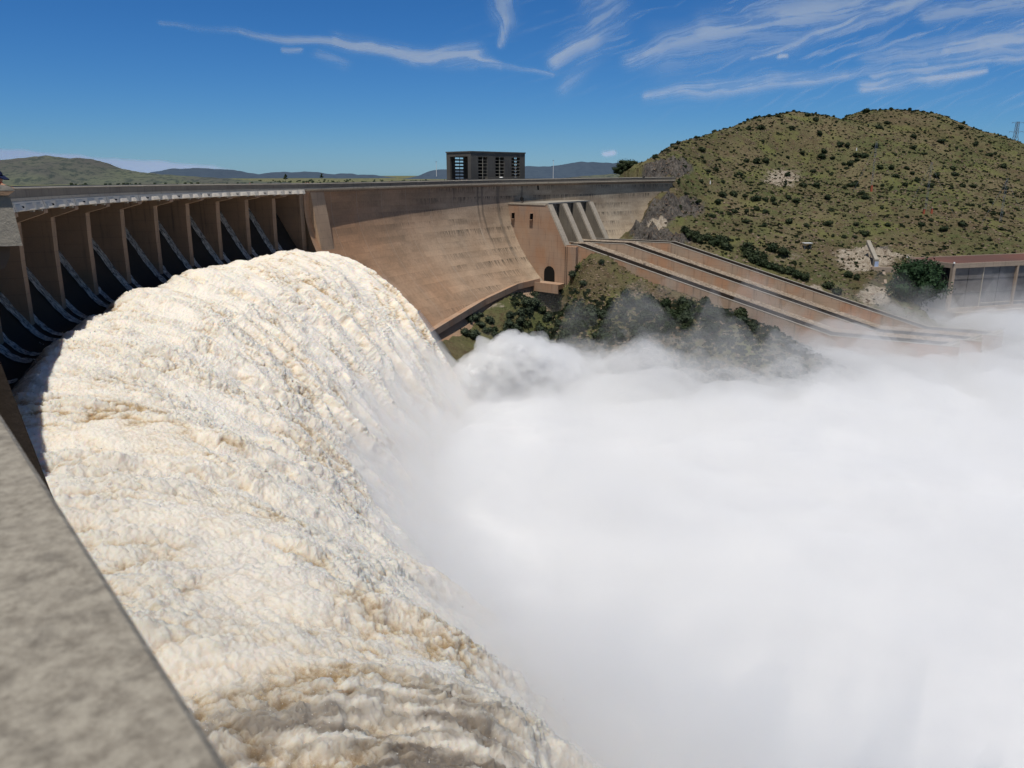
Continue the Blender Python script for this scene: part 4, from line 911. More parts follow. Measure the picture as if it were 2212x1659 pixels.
# ------------------------------------------------------------------ people
def skin(name, pts, edges, rad, mat, parent, sub=2):
    me = bpy.data.meshes.new(name); me.from_pydata(pts, edges, []); o = bpy.data.objects.new(name, me); COL.objects.link(o)
    if parent: o.parent = parent
    md = o.modifiers.new('s','SKIN'); md.use_smooth_shade = True
    sv = me.skin_vertices[0].data if me.skin_vertices else None
    if sv is None:
        import bmesh
        bm = bmesh.new(); bm.from_mesh(me); bm.verts.layers.skin.verify(); bm.to_mesh(me); bm.free(); sv = me.skin_vertices[0].data
    for i, r_ in enumerate(rad): sv[i].radius = r_ if isinstance(r_, tuple) else (r_, r_)
    sv[0].use_root = True; ss_ = o.modifiers.new('b','SUBSURF'); ss_.levels = sub; ss_.render_levels = sub
    me.materials.append(mat); return o
def person(loc, rz, label, shirt, trousers, hat=None, lean=False, group=None):
    r = empty('person', loc, label, 'person', group); r.rotation_euler = (0,0,rz)
    if lean:   # bent forward, forearms on the parapet, facing +x
        body = [(-.1,0,.93),(.02,0,1.08),(.15,0,1.19),(.30,0,1.22),(.42,0,1.20),(-.1,.1,.9),(-.07,.11,.5),(-.15,.11,.08),(-.02,.12,.03),(-.1,-.1,.9),(-.18,-.11,.5),(-.25,-.11,.08),(-.12,-.12,.03),
                (.28,.2,1.22),(.36,.27,1.13),(.54,.16,1.115),(.62,.10,1.12),(.28,-.2,1.22),(.40,-.26,1.13),(.55,-.12,1.16),(.58,-.05,1.23)]
        head = (.50,0,1.27)
    else:
        body = [(0,0,.95),(0,0,1.15),(0,0,1.32),(0,0,1.45),(.02,0,1.55),(0,.1,.9),(.02,.11,.5),(0,.11,.08),(.13,.12,.03),(0,-.1,.9),(.02,-.11,.5),(0,-.11,.08),(.13,-.12,.03),
                (0,.2,1.42),(.02,.25,1.15),(.15,.22,.95),(.2,.2,.9),(0,-.2,1.42),(.02,-.25,1.15),(.15,-.22,.95),(.2,-.2,.9)]
        head = (.05,0,1.66)
    ed = [(0,1),(1,2),(2,3),(3,4),(0,5),(5,6),(6,7),(7,8),(0,9),(9,10),(10,11),(11,12),(3,13),(13,14),(14,15),(15,16),(3,17),(17,18),(18,19),(19,20)]
    rad = [(.13,.15),(.13,.15),(.13,.16),(.11,.15),.055,.085,.06,.045,.04,.085,.06,.045,.04,.065,.045,.035,.03,.065,.045,.035,.03]
    bd = skin('body', body, ed, rad, M['skin'], r)
    skin('shirt', [body[0],body[1],body[2],body[3],body[13],tuple(np.array(body[13])*.3+np.array(body[14])*.7),body[17],tuple(np.array(body[17])*.3+np.array(body[18])*.7)], [(0,1),(1,2),(2,3),(3,4),(4,5),(3,6),(6,7)], [(.15,.17),(.15,.17),(.15,.18),(.125,.165),.085,.07,.085,.07], shirt, r)
    skin('trousers', [body[0],body[5],body[6],body[7],body[9],body[10],body[11]], [(0,1),(1,2),(2,3),(0,4),(4,5),(5,6)], [(.145,.165),.1,.08,.065,.1,.08,.065], trousers, r)
    hx_, hy_, hz_ = head
    hd = skin('head', [(hx_-.08,0,hz_-.14),(hx_,0,hz_-.02),(hx_+.0,0,hz_+.06),(hx_+.10,0,hz_-.03),(hx_+.07,0,hz_-.09)], [(0,1),(1,2),(1,3),(1,4)], [.055,(.085,.095),(.08,.09),.018,.045], M['skin'], r)
    for sy in (-1,1):
        b = MB(); b.bar((hx_-.01,sy*.085,hz_-.03),(hx_-.01,sy*.11,hz_-.0),.03,.015,6); o = b.build('ear', M['skin'], hd)
        b = MB(); b.bar((hx_+.075,sy*.035,hz_),(hx_+.09,sy*.035,hz_),.012,.008,6); b.build('eye', M['black'], hd)
    b = MB(); b.bar((hx_+.085,-.03,hz_-.075),(hx_+.085,.03,hz_-.075),.008,.008,4); b.build('mouth', M['redshirt'], hd)
    skin('hair', [(hx_-.03,0,hz_-.04),(hx_-.03,0,hz_+.06)], [(0,1)], [(.085,.098),(.08,.092)], M['hair'], r, 1)
    if hat:
        b = MB(); c0 = (hx_-.012,0,hz_+.035); nu = 16; rings = []
        for th in (90,65,40,18): rings.append([(c0[0]+.115*sin(radians(th))*cos(2*pi*q/nu)*1.08, .108*sin(radians(th))*sin(2*pi*q/nu), c0[2]+.105*cos(radians(th))) for q in range(nu)])
        for rg in rings: b.v += rg
        for q in range(3):
            for w_ in range(nu): b.f.append((q*nu+w_, q*nu+(w_+1)%nu, (q+1)*nu+(w_+1)%nu, (q+1)*nu+w_))
        b.f.append(tuple(3*nu+w_ for w_ in range(nu))); cp_ = b.build('cap', hat, r, True); cp_.matrix_parent_inverse.identity()
        b = MB(); b.hexa([(hx_+.08,-.085,hz_+.02),(hx_+.20,-.05,hz_-.04),(hx_+.20,.05,hz_-.04),(hx_+.08,.085,hz_+.02),(hx_+.08,-.085,hz_+.035),(hx_+.205,-.05,hz_-.025),(hx_+.205,.05,hz_-.025),(hx_+.08,.085,hz_+.035)]); b.build('peak', hat, cp_)
    if lean:   # fingers over the parapet edge and one hand raised to the chin
        for hx2, hy2, hz2, dz in ((.64,.09,1.12,-.02),(.58,-.05,1.25,.04)):
            for k in range(5):
                yy_ = hy2+(k-2)*.02
                skin('finger', [(hx2-.02,yy_,hz2),(hx2+.03,yy_,hz2+dz*.4),(hx2+.055-.004*abs(k-2),yy_,hz2+dz-.015)], [(0,1),(1,2)], [.011,.009,.008], M['skin'], bd, 1)
    return r

# ------------------------------------------------------------------ near platforms
near = empty('observation_platform', (-9,12,-.3), 'weathered concrete balcony at the left edge with a rounded cap and battered side', 'balcony')
YN = 12.3
def prism_px(ring, Y, back, mat, name, parent):
    """outline given in picture units on the plane at depth Y, carried away to the left and back"""
    A_ = [np.array(P(u, v, Y)) for u, v in ring]; d = np.array(back); b = MB(); b.prism([tuple(p) for p in A_], [tuple(p+d) for p in A_]); o = b.build(name, mat, parent); fixn(o.data); return o
capx = [(-60,398),(14,398),(22,401),(28,406),(34,410),(30,416),(18,422),(-60,424)]
def nose(name, pts, z_in, mat):
    pass
prism_px([(-90,400),(8,399.5),(18,401.5),(26,405),(33,411),(20,412),(-90,412)], YN, (-4,3,0), M['cap'], 'cap_top', near)
prism_px([(-90,412.3),(32,412.3),(24,418),(18,422),(-90,422)], YN+.004, (-4,3,0), M['pier'], 'cap_underside', near)
prism_px([(-90,422.3),(17,422.3),(21,426),(25,435),(49,531),(-90,534)], YN+.07, (-4,3,0), M['cap'], 'battered_face', near)
prism_px([(-90,534.3),(22,533),(22,552),(10,580),(-90,600)], YN+.4, (-4,2.6,0), M['pier'], 'bracket', near)
prism_px([(-220,600),(-70,620),(0,780),(54,919),(108,1058),(168,1200),(420,1800),(-200,1800)], YN-.6, (-5,3,0), M['chute_dark'], 'support_pier', near)  # near black all over, shade on the pier put into the colour
pers = person((P(-6,398,YN)[0]-.78, YN+.5, -1.30), -.15, 'person in red shirt and dark cap leaning on the balcony at the left edge', M['redshirt'], M['navy'], M['navy'], True)
# the parapet right beside the camera
hp = .36
def pe(u, v): return np.array(PZ(u, v, -hp))
e = [pe(-420,300+80+40)] ; 
pa, pb2 = pe(2,893), pe(500,1659); dv = (pb2-pa); dv /= np.linalg.norm(dv)
nrm = np.array([-dv[1], dv[0], 0]);  nrm = nrm if nrm[0] < 0 else -nrm
b = MB(); prof2 = [(-.05,-.6),(-.03,-.05),(0,-.006),(-.006,0),(-.5,.0),(-.5,-.6)]
nL = 40; m = len(prof2)
for i in range(nL+1):
    t = -2.5+4.5*i/nL
    c_ = pa+dv*t
    for o_, z_ in prof2: q = c_-nrm*o_; b.v.append((q[0], q[1], -hp+z_))
for i in range(nL):
    for j in range(m): a = i*m+j; c_ = i*m+(j+1) % m; b.f.append((a,c_,c_+m,a+m))
b.f.append(tuple(range(m))[::-1]); b.f.append(tuple(nL*m+j for j in range(m)))
o = b.build('near_parapet', M['near']); fixn(o.data); tag(o, 'blurred grey concrete parapet in the near left corner', 'parapet')

# small people along the crest
for u, v, ds, sh_, tr_, lb in ((540,394,.3,M['redshirt'],M['navy'],'tiny figure in a dark red top looking over the crest parapet'),
        (661,395,.3,M['darkcloth'],M['navy'],'dark clothed figure left of the white clad one on the crest'),(664,395,.3,M['whitecloth'],M['navy'],'white clad figure at the parapet above the buttress'),
        (669,395,.3,M['darkcloth'],M['darkcloth'],'dark clothed figure right of the white clad one on the crest'),
        (840,392,.3,M['darkcloth'],M['navy'],'lone dark figure on the crest halfway to the tower'),
        (997,389,.3,M['whitecloth'],M['navy'],'white clad figure by the left face of the crest building'),(1008,389,.3,M['whitecloth'],M['darkcloth'],'white clad figure below the near corner of the crest building')):
    a, _ = ray(u, v); st = np.arange(0, 390, .5); X_, Y_ = F(st, KD-.9); j = np.abs(X_/Y_-a)[60:].argmin()+60
    person((float(X_[j]), float(Y_[j]), float(crest(st[j]))-1.32), -float(np.interp(st[j],_S,_H)), lb, sh_, tr_, None, False, 'people on the dam crest')
# bird in front of the crest
bx_, by_, bz_ = P(1391,383,300); br = empty('bird', (bx_,by_,bz_), 'small dark bird flying in front of the far end of the dam', 'bird')
skin('body', [(-.45,0,0),(-.1,0,0),(.25,0,.05),(.42,0,.08),(-.75,0,.02)], [(0,1),(1,2),(2,3),(0,4)], [.1,.16,.13,.06,.03], M['black'], br)
for sy in (-1,1):
    b = MB(); b.poly([(.2,0,.05),(.35,sy*.7,.3),(-.1,sy*1.5,.35),(-.3,sy*.6,.2),(-.25,0,.05)]); o = b.build('wing', M['black'], br); o.matrix_parent_inverse.identity()

# ------------------------------------------------------------------ spillway water
def vol_mat(name, dens, col=(1,1,1), an=.0):
    m = bpy.data.materials.new(name); m.use_nodes = True; nt = m.node_tree; nt.nodes.clear()
    out = nt.nodes.new('ShaderNodeOutputMaterial'); v = nt.nodes.new('ShaderNodeVolumeScatter'); v.inputs['Color'].default_value = (*col,1); v.inputs['Density'].default_value = dens; v.inputs['Anisotropy'].default_value = an
    nt.links.new(v.outputs[0], out.inputs['Volume']); m.cycles.homogeneous_volume = True if hasattr(m.cycles,'homogeneous_volume') else None; return m
def foam_z(k, s):
    e = sstep(150, 118, s)           # 1 inside, 0 at the far edge
    t = np.clip(k-5.5, 0, None)
    zf = -20.9-(.0165+.0045*sstep(-50,-95,s))*t*t
    zf = zf-2.6*sstep(7.5,2.5,k)
    return zf-(1-e)*(1.2+.07*np.clip(k,0,45))
ds = []; s_ = -118.0
while s_ < 152:
    ds.append(s_); x_, y_ = F(s_, 30); s_ += max(.13, .0027*float(np.hypot(x_, y_)))
sv = np.array(ds+[152.0]); kv = np.concatenate([np.linspace(2.6,62,560)])
SS, KK = np.meshgrid(sv, kv, indexing='ij')
print('foam grid', SS.shape)
zb = foam_z(KK, SS)
# warp then billow, stretched along the flow
L_ = KK+.6*np.clip(KK-20,0,None)     # path length
wx = perlin(SS/11, L_/17, 0*SS)*3.0; wk = perlin(SS/11, L_/17, 0*SS+9)*4.5
a_, b_ = SS+wx, L_+wk
big_ = fbm(a_/17, b_/38, 0*SS+2, 2)                       # broad tongues
mid = 1-np.abs(perlin(a_/6.0, b_/9.5, 0*SS+5))*2.1
mid2 = np.abs(perlin(a_/3.4, b_/5.0, 0*SS+15))
sm = np.abs(perlin(SS/1.5+wx*.4, L_/2.0, zb/1.6+1)); sm2 = np.abs(perlin(SS/.72, L_/.9, zb/.8+7)); sm3 = np.abs(perlin(SS/.35, L_/.42, zb/.4+3))
sm4 = perlin(SS/.18, L_/.22, zb/.2+3)
rough = .35+.65*sstep(.0,.55, perlin(a_/9,b_/13,0*SS+33)+.35)
env = sstep(2.6,8,KK); edge = sstep(152,146,SS)
patch = sstep(-.45,.45, fbm(a_/10+40, b_/13, 0*SS+33, 3))
ridge_ = np.abs(perlin(a_/8, b_/17, 0*SS+5))*1.6
tongue = fbm((SS+.25*L_)/5.0+wx*.15, L_/26, 0*SS+71, 3)
php = ((SS+7*perlin(L_/38, SS/40, 0*SS+77)+2.6*perlin(L_/11, SS/12, 0*SS+78)+1.1*perlin(L_/3.5,SS/4,0*SS+76)+.10*KK) % 13.5)/13.5
step = (1-php)**1.2*sstep(0,.30,php)*1.15; stamp = sstep(9,34,KK)*(.35+.65*sstep(-.4,.5,perlin(SS/23,L_/30,0*SS+79)))
disp = 1.3*big_+.25*tongue+.5*ridge_+(.35+.65*patch)*(.75*mid2+.44*sm+.34*sm2+.26*sm3)+.13*sm4+2.3*step*stamp
disp = disp*env-.4
crease_shade = np.clip((1.25*mid2+.85*sm+.6*sm2+.35*sm3)/1.15+.25*ridge_, 0, 1)
crease_shade = 1-patch*(1-crease_shade)*1.15-(1-patch)*(1-crease_shade)*.55
crease_shade = crease_shade-.25*stamp*sstep(.8,1.0,php)-.22*stamp*sstep(.22,.0,php)  # step faces turned tan, their overhang shade painted in
crease_shade = np.clip(crease_shade+.25*fbm(a_/30, b_/30, 0*SS+90, 2), 0, 1)
# surface normal of the base sheet in (k, z)
dz = np.gradient(zb, kv, axis=1); nl = np.sqrt(1+dz*dz); nk, nz = -dz/nl, 1/nl
kd = KK+nk*disp; zd = zb+nz*disp
kd = np.where(edge < 1, kd*edge+KK*(1-edge), kd); zd = zd-(1-edge)*3*sstep(152,149,SS)*0-(1-edge)**2*4
sd = SS+perlin(SS/2.2,L_/3,0*SS+21)*.5+perlin(SS/.8,L_/1.1,0*SS+22)*.25
X_, Y_ = F(sd, kd)
wet_shade = np.clip(sstep(9,4,KK+1.5*perlin(SS/2.5,KK/2,0*SS+60))*.95+sstep(-86,-94,SS+4*perlin(SS/9,L_/12,0*SS+61)-.1*(KK-15))*sstep(33,18,KK+5*perlin(SS/6,L_/9,0*SS+62))*np.clip(.5+.9*perlin((SS+.35*L_)/1.1,L_/5,0*SS+63)+.5*perlin(SS/.5,L_/1.2,0*SS+64),0,.85),0,1)  # dark unaerated water, plus painted shade along the pier feet
white = np.clip(sstep(34,56,KK)*.8+.35*perlin(a_/14,b_/22,0*SS+50), 0, 1)
foam = grid_mesh('spillway_water', np.stack([X_,Y_,zd],-1), M['foam'], attrs={'crease_shade':crease_shade,'wet_shade':wet_shade,'white':white,'patch':patch}, flip=False); tag(foam, kind='structure')
nd = 12000; ii = rng.integers(20, SS.shape[0]-20, nd*4); jj_ = rng.integers(25, SS.shape[1]-1, nd*4); keep = rng.random(nd*4) < np.clip(crease_shade[ii,jj_]*patch[ii,jj_]+.15, 0, 1)*.6
ii, jj_ = ii[keep][:nd], jj_[keep][:nd]; n_ = len(ii); off = rng.exponential(.32, n_); kk_d = kd[ii,jj_]+nk[ii,jj_]*off+.2*off; zz_d = zd[ii,jj_]+nz[ii,jj_]*off; Xd, Yd = F(sd[ii,jj_], kk_d)
rd = (np.hypot(Xd,Yd) < 130)*rng.uniform(.03,.09,n_)*np.clip(np.hypot(Xd,Yd)/60,.6,1.6); tet = rng.normal(size=(n_,4,3)); tet /= np.linalg.norm(tet,axis=2,keepdims=True); Vd = np.stack([Xd,Yd,zz_d],-1)[:,None]+tet*rd[:,None,None]
fd = (np.arange(n_)[:,None,None]*4+np.array([[0,1,2],[0,3,1],[1,3,2],[0,2,3]])[None]).reshape(-1,3)
me = bpy.data.meshes.new('spray_droplets'); me.from_pydata(Vd.reshape(-1,3).tolist(), [], fd.tolist()); o = link('spray_droplets', me, flat('spray white', (.84,.78,.70), .9), None, True); tag(o, 'flying droplets of white spray over the falling water', 'spray', kind='stuff')
sv2 = np.arange(-118, 156, 1.2); kv2 = np.linspace(24, 66, 52); S3, K3 = np.meshgrid(sv2, kv2, indexing='ij'); ZB3 = foam_z(K3, S3)
def veil_mesh(name, h0, seed, dens_):
    nz3 = .55+.75*np.abs(fbm(S3/9, K3/12, 0*S3+seed, 3))+.2*perlin(S3/2.5, K3/5, 0*S3+seed+1)
    ks_ = 37-13*sstep(-30,-95,S3); off = h0*(1+1.2*sstep(-30,-95,S3))*sstep(ks_, ks_+23, K3)*nz3*sstep(156,146,S3)
    nn = kv2*0; dz3 = -.033*(K3-5.5); l3 = np.sqrt(1+dz3**2); ko, zo = K3+(-dz3/l3)*off, ZB3+off/l3
    Xa, Ya = F(S3, ko); Xb, Yb = F(S3, K3-3.0); n_, m_ = S3.shape
    V = np.concatenate([np.stack([Xa,Ya,zo],-1).reshape(-1,3), np.stack([Xb,Yb,ZB3-4],-1).reshape(-1,3)]); idx = np.arange(n_*m_).reshape(n_,m_); o2 = n_*m_; fs = []
    tq = np.stack([idx[:-1,:-1],idx[1:,:-1],idx[1:,1:],idx[:-1,1:]],-1).reshape(-1,4); fs = [tuple(q) for q in tq]+[tuple(q[::-1]+o2) for q in tq]
    rg = np.concatenate([idx[:-1,0], idx[-1,:-1], idx[:0:-1,-1], idx[0,:0:-1]])
    for i in range(len(rg)): a, c = int(rg[i]), int(rg[(i+1)%len(rg)]); fs.append((a, a+o2, c+o2, c))
    me = bpy.data.meshes.new(name); me.from_pydata([tuple(q) for q in V], [], fs); o = link(name, me, vol_mat(name, dens_, (.97,.965,.96)), None, True); fixn(me)
    tag(o, 'white spray veiling the lower edge of the falling water', 'spray', 'veils of spray over the falling water', 'stuff')
# thin streaked water running down beside each pier
for i, ps in enumerate(PS):
    for s0, s1, kx in (((PS[i+1]-.9)-2.6 if i+1 < len(PS) else None, (PS[i+1]-.92) if i+1 < len(PS) else None, 0), (ps+.92, ps+2.9, 1)):
        if s0 is None: continue
        kq = np.linspace(-11, 3.6, 60) if kx == 0 else np.linspace(-2.2, 4.0, 30); sq = np.linspace(s0, s1, 10); S2, K2 = np.meshgrid(sq, kq, indexing='ij'); Z2 = np.interp(K2, kk, kzz)
        fade = .12+.22*np.abs(perlin(S2/.5, K2/1.4, 0*S2+i)); X2, Y2 = F(S2, K2+fade*.5)
        o = grid_mesh('chute_water', np.stack([X2,Y2,Z2+fade],-1), M['streak'], uv=np.stack([S2,K2*1.6],-1)); tag(o, kind='structure')

veil_mesh('spray_veil', 6.5, 300, .085); veil_mesh('spray_veil', 12, 310, .03)
# ------------------------------------------------------------------ mist
def mist_core_mat():
    m, nt, b, out = new_mat('dense white spray'); n = N(nt); p = n.geo()
    a = n.noise(p,.045,6,.6,.6); c = n.mix(n.ramp(a,.35,.65), (.58,.585,.61), (.73,.725,.725)); n.set(b.inputs['Base Color'], c); b.inputs['Roughness'].default_value = 1; b.inputs['Specular IOR Level'].default_value = 0
    return m
mx = np.concatenate([np.arange(-70,330,1.1)]); my = np.concatenate([np.arange(12,330,1.1)])
MX, MY = np.meshgrid(mx, my, indexing='ij')
def mist_top(x, y, h, amp, seed, sc2=1.0):
    wx_ = perlin(x/30, y/30, 0*x+seed)*9; wy_ = perlin(x/30, y/30, 0*x+seed+4)*9
    bil = np.abs(perlin((x+wx_)/(26*sc2),(y+wy_)/(26*sc2),0*x+seed+8))*1.5+np.abs(perlin((x+wx_)/(11*sc2),(y+wy_)/(11*sc2),0*x+seed+9))*.6+np.abs(perlin(x/4.6,y/4.6,0*x+seed+10))*.22
    far = sstep(150, 240, y)
    z = h+bil*amp*(.3+.45*far)+perlin(x/60,y/60,0*x+seed+3)*2.5
    def bump(cu, cv, Yc, r, hh):
        c = P(cu, cv, Yc); return hh*np.exp(-(((x-c[0])/r)**2+((y-c[1])/r)**2))
    tx = x+4*perlin(x/7,y/7,0*x+seed+30); ty = y+4*perlin(x/7,y/7,0*x+seed+31)
    bb_ = bump(1090,750,228,11,8.5)+bump(1160,765,230,10,7)+bump(1035,790,226,7,3)
    z = z+0*bb_*(.75+.6*np.abs(perlin(tx/6,ty/6,0*x+seed+12))+.2*np.abs(perlin(tx/2.8,ty/2.8,0*x+seed+13)))-bump(965,810,222,12,8)
    kr = np.hypot(x-C0[0], y-C0[1]); kk_ = R0-kr              # distance from the pier line
    z = z+(4.5*sstep(190,250,y)*sstep(-10,60,x)+3*sstep(120,230,x)*sstep(150,230,y))*(h > -68)
    z = z-10*sstep(64,48,kk_)
    return z
def closed(name, Z, mat, zbase=-79):
    n_, m_ = Z.shape
    V = np.stack([MX,MY,Z],-1).reshape(-1,3); Vb = np.stack([MX,MY,0*Z+zbase],-1).reshape(-1,3)
    idx = np.arange(n_*m_).reshape(n_,m_)
    top = np.stack([idx[:-1,:-1],idx[1:,:-1],idx[1:,1:],idx[:-1,1:]],-1).reshape(-1,4)
    o2 = n_*m_
    ringi = np.concatenate([idx[:-1,0], idx[-1,:-1], idx[:0:-1,-1], idx[0,:0:-1]])
    b4 = np.array([[ringi[i], ringi[i]+o2, ringi[(i+1)%len(ringi)]+o2, ringi[(i+1)%len(ringi)]] for i in range(len(ringi))])
    c4 = np.array([[idx[0,0]+o2, idx[0,-1]+o2, idx[-1,-1]+o2, idx[-1,0]+o2]])
    q = np.concatenate([top, b4[:, :], c4]); me = bpy.data.meshes.new(name); allv = np.concatenate([V,Vb])
    me.vertices.add(len(allv)); me.vertices.foreach_set('co', allv.reshape(-1).astype(np.float32)); me.loops.add(len(q)*4); me.loops.foreach_set('vertex_index', q.reshape(-1).astype(np.int32))
    me.polygons.add(len(q)); me.polygons.foreach_set('loop_start', (np.arange(len(q))*4).astype(np.int32)); me.polygons.foreach_set('loop_total', np.full(len(q),4,np.int32))
    me.polygons.foreach_set('use_smooth', np.ones(len(q),bool)); me.update(); me.validate(); return link(name, me, mat)
MCORE = mist_core_mat()
corez = mist_top(MX, MY, -68.5, 4.5, 40)
o = closed('spray_core', corez, MCORE); tag(o, kind='stuff', label='dense white spray filling the river below the spillway', cat='spray')
for nm, h, amp, seed, dens in (('mist', -65, 7, 41, .12), ('mist', -63, 12, 47, .035), ('mist', -59, 22, 53, .010)):
    o = closed(nm, mist_top(MX, MY, h, amp, seed), vol_mat('mist %g' % dens, dens, (.965,.968,.98))); tag(o, kind='stuff', label='white mist drifting above the river', cat='mist')

# the rising plume beside the edge of the falling water: billowing lobes of dense spray
b = MB()
def lobe(c, r, seed, nu=72, nv=44):
    m_ = len(b.v); th = np.linspace(0.02, pi-.02, nv)[:,None]; ph = np.linspace(0, 2*pi, nu, endpoint=False)[None]
    d = np.stack([np.sin(th)*np.cos(ph), np.sin(th)*np.sin(ph), np.cos(th)+0*ph], -1); q = d*r; g = np.array(c)
    w_ = q+g; nz_ = .42*np.abs(perlin(w_[...,0]/6+seed, w_[...,1]/6, w_[...,2]/6))+.20*np.abs(perlin(w_[...,0]/2.6, w_[...,1]/2.6+seed, w_[...,2]/2.6))+.04*np.abs(perlin(w_[...,0]/1.2, w_[...,1]/1.2, w_[...,2]/1.2))
    q = d*(r*(.72+nz_)[...,None])*np.array([1.15,1,1]); q = (q+g).reshape(-1,3); b.v += [tuple(t_) for t_ in q]
    for i in range(nv-1):
        for j in range(nu): a = m_+i*nu+j; c_ = m_+i*nu+(j+1) % nu; b.f.append((a, a+nu, c_+nu, c_))
    b.f.append(tuple(m_+j for j in range(nu))); b.f.append(tuple(m_+(nv-1)*nu+j for j in reversed(range(nu))))
plo = []
for u, v, Yc, r, dn_ in ((1075,785,228,9,.22),(1115,772,229,9,.25),(1158,786,230,9.5,.2),(1035,808,227,8,.2),(1200,804,232,9.5,.16),(1000,822,226,6,.15),(1095,752,229,5.5,.16),(1145,760,229,4,.12),(1250,812,236,10,.09),(1320,818,240,11,.07),(1400,815,244,11,.05),(1500,805,250,12,.04)):
    b = MB(); lobe(P(u,v,Yc), r, u); o = b.build('spray_plume', vol_mat('plume %g' % dn_, dn_, (.985,.985,.99)), None, True); fixn(o.data); plo.append(o)
    if dn_ >= .15:
        b = MB(); lobe(P(u,v+4,Yc), r*.55, u+7); o2_ = b.build('spray_plume', MCORE, None, True); fixn(o2_.data); tag(o2_, 'billowing white plume of spray rising beside the edge of the falling water', 'spray', 'lobes of the spray plume', 'stuff')
    tag(o, 'billowing white plume of spray rising beside the edge of the falling water', 'spray', 'lobes of the spray plume', 'stuff')
# ------------------------------------------------------------------ sky
SUN = np.array([-.30*cos(radians(70)), -.954*cos(radians(70)), sin(radians(70))])
wd_ = bpy.data.worlds.new('World'); sc.world = wd_; wd_.use_nodes = True; nt = wd_.node_tree; nt.nodes.clear(); n = N(nt)
out = nt.nodes.new('ShaderNodeOutputWorld'); bg = nt.nodes.new('ShaderNodeBackground'); nt.links.new(bg.outputs[0], out.inputs[0]); bg.inputs[1].default_value = .07
sky = n.node('ShaderNodeTexSky', sky_type='NISHITA'); sky.sun_disc = False; sky.sun_elevation = radians(70); sky.sun_rotation = math.atan2(SUN[0], SUN[1]) % (2*pi)
sky.altitude = 1200; sky.air_density = 1.0; sky.dust_density = .3; sky.ozone_density = 2.5
hs = n.node('ShaderNodeHueSaturation'); hs.inputs['Saturation'].default_value = 1.08; hs.inputs['Value'].default_value = .92; 
dt = n.node('ShaderNodeVectorMath', operation='DOT_PRODUCT'); n.set(dt.inputs[0], n.tc('Generated')); dt.inputs[1].default_value = tuple(float(q) for q in SUN)
tint = n.mix(n.ramp(dt.outputs['Value'], .30, .85), (.47,.79,1.22), (1.15,.93,.74))      # warm tint added to the unseen sky to take blue out of the shade
n.set(hs.inputs['Color'], n.mix(1.0, sky.outputs[0], tint, 'MULTIPLY'))
n.set(bg.inputs[0], hs.outputs[0])
# thin high cloud as a real far sheet, density computed per vertex
cu = np.linspace(-500, 2720, 1300); cvv = np.concatenate([np.linspace(-330, 376, 520)])
CU, CV = np.meshgrid(cu, cvv, indexing='ij'); U_ = CU/100; V_ = CV/100
wu = CU+fbm(U_*.7, V_*.7, 0*U_+70, 3, .5)*22; wv = CV+fbm(U_*.7, V_*.7, 0*U_+80, 3, .5)*8
def fibre(ang, f=1.0, sd=0):
    c_, s_ = cos(radians(ang)), sin(radians(ang)); p_ = (wu*c_+wv*s_)/100*f; q_ = (-wu*s_+wv*c_)/100*f
    return .5+.5*fbm(p_*.55, q_*6.5, 0*p_+sd, 5, .58)
FIB = {a: fibre(a, 1, a) for a in (-20,-32,-8,8,80)}
lump = .5+.5*fbm(wu/38, wv/26, 0*wu+3, 4, .52)
dens = np.zeros_like(CU)
for u0,v0,u1,v1,w0,w1,st in ((350,48,520,72,6,10,.30),(520,72,730,95,8,12,.5),(730,92,900,122,18,20,.75),(900,122,1022,122,18,26,.8),(1022,122,1075,143,22,10,.6),(1075,143,1200,160,8,6,.45),
          (1092,-20,1088,40,34,30,.45),(1088,40,1080,98,22,8,.6),(1300,10,1265,75,60,40,.38),(1265,75,1205,125,40,30,.55),
          (1350,130,1520,70,22,45,.5),(1520,70,1900,-10,45,60,.55),(1620,132,1780,70,8,22,.5),(1780,70,2010,-10,22,26,.6),(1670,125,1690,122,8,8,.8),
          (1400,212,1560,188,16,26,.45),(1560,188,1830,158,24,14,.55),(1830,158,2000,138,14,8,.4),(1860,188,2000,168,18,24,.6),(2000,168,2130,152,24,8,.7),(1880,165,2240,118,10,14,.45),
          (1880,125,2060,105,30,44,.35),(2060,105,2240,80,40,40,.6),(2000,30,2240,-5,24,44,.45),(1230,185,1270,120,24,30,.22),(1450,110,1700,60,70,80,.25),(1310,331,1324,329,9,8,.9),(700,118,740,136,18,16,.22),(625,106,660,108,8,8,.45)):
    dx, dy = u1-u0, v1-v0; t_ = np.clip(((wu-u0)*dx+(wv-v0)*dy)/(dx*dx+dy*dy), 0, 1)
    d_ = np.hypot(wu-u0-t_*dx, wv-v0-t_*dy); wt = (w0+(w1-w0)*t_)*1.05
    g_ = np.exp(-(d_/wt*1.5)**2)*st
    an = math.degrees(math.atan2(dy,dx)); fa = min(FIB, key=lambda k: abs((an-k+90)%180-90))
    dens = np.maximum(dens, g_*np.clip(.32+1.0*sstep(.2,.8,.82*FIB[fa]+.18*lump), 0, 1.1))
veil = sstep(.5,.95,FIB[-20])*sstep(900,1700,CU)*sstep(260,60,CV)*.30+sstep(.55,1.0,FIB[-32])*sstep(1200,1900,CU)*sstep(330,150,CV)*.16
edge_ = np.interp(wu, [-500,0,150,330,450,560,2720], [322,326,331,345,352,385,400])
bank = sstep(-3,7,wv-edge_)*sstep(600,380,CU)*(.68+.15*lump)
hz = sstep(250,376,CV)*.10
dens = np.clip(np.maximum(np.maximum(dens*1.55, veil*1.9), bank*1.25)+hz, 0, .95)*sstep(-500,-380,CU)*sstep(2720,2600,CU)*sstep(-330,-200,CV)
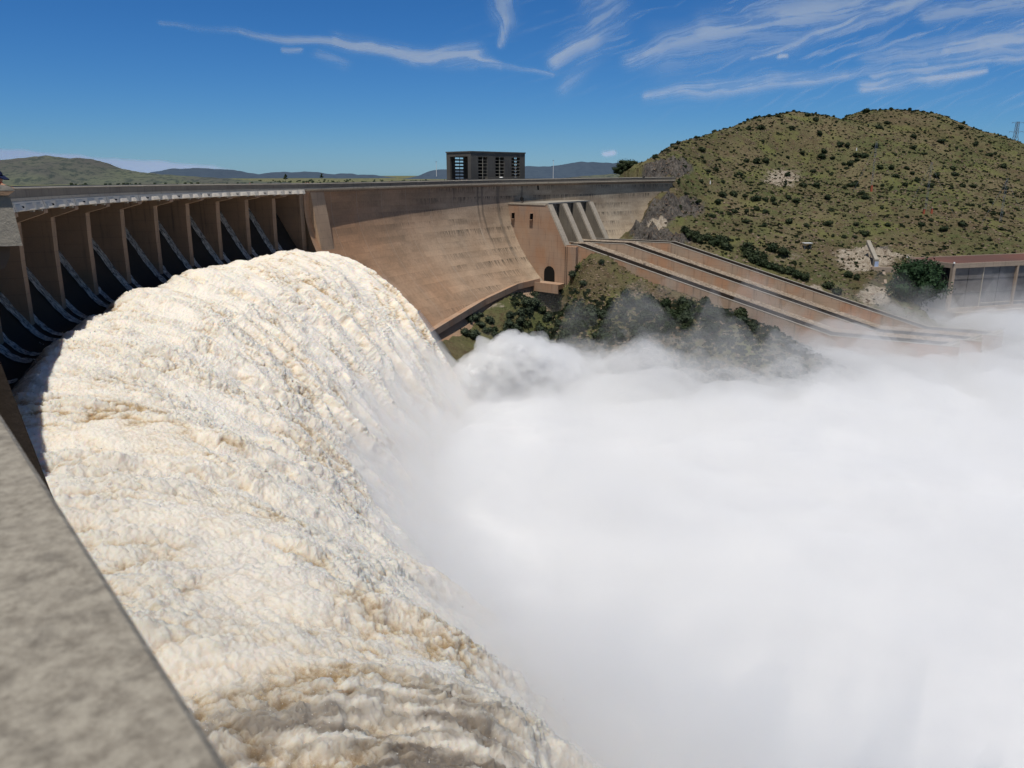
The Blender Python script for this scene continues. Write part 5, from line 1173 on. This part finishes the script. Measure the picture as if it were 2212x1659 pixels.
fw = np.stack([(CU-CX), FPX*CP-(CV-CY)*SP, -FPX*SP-(CV-CY)*CP], -1); fw = fw/np.linalg.norm(fw, axis=-1, keepdims=True)*60000
mcl = bpy.data.materials.new('thin cirrus'); mcl.use_nodes = True; nt = mcl.node_tree; nt.nodes.clear(); n = N(nt)
out = nt.nodes.new('ShaderNodeOutputMaterial'); tr = nt.nodes.new('ShaderNodeBsdfTransparent'); em = nt.nodes.new('ShaderNodeBsdfDiffuse'); em.inputs[0].default_value = (.80,.84,.90,1)
tl = nt.nodes.new('ShaderNodeBsdfTranslucent'); tl.inputs[0].default_value = (.80,.84,.90,1); ad = nt.nodes.new('ShaderNodeAddShader'); nt.links.new(em.outputs[0], ad.inputs[0]); nt.links.new(tl.outputs[0], ad.inputs[1])
mx_ = nt.nodes.new('ShaderNodeMixShader'); n.set(mx_.inputs[0], n.attr('cover')); nt.links.new(tr.outputs[0], mx_.inputs[1]); nt.links.new(ad.outputs[0], mx_.inputs[2]); nt.links.new(mx_.outputs[0], out.inputs[0])
tag(grid_mesh('clouds', fw, mcl, attrs={'cover':dens}), kind='structure')
sl = bpy.data.lights.new('sun','SUN'); sl.energy = 3.8; sl.angle = radians(.55); sl.color = (1,.965,.90)
so = bpy.data.objects.new('sun', sl); COL.objects.link(so)
from mathutils import Vector
so.rotation_euler = Vector(SUN).to_track_quat('Z','Y').to_euler()

# ------------------------------------------------------------------ camera and render
cd = bpy.data.cameras.new('camera'); cam = bpy.data.objects.new('camera', cd); COL.objects.link(cam); sc.camera = cam
cd.sensor_width = 36; cd.lens = FPX/2212*36; cd.clip_start = .02; cd.clip_end = 150000
cam.location = (0,0,0); cam.rotation_euler = (radians(90)-PITCH, 0, 0)
cd.dof.use_dof = True; cd.dof.focus_distance = 150; cd.dof.aperture_fstop = 8.0
sc.view_settings.view_transform = 'Standard'; sc.view_settings.look = 'None'; sc.view_settings.exposure = 0; sc.view_settings.gamma = 1
sc.render.engine = 'CYCLES'; cy = sc.cycles; cy.use_denoising = True
cy.max_bounces = 9; cy.diffuse_bounces = 2; cy.volume_bounces = 6; cy.transparent_max_bounces = 8; cy.glossy_bounces = 2
cy.use_adaptive_sampling = True; cy.adaptive_threshold = .02
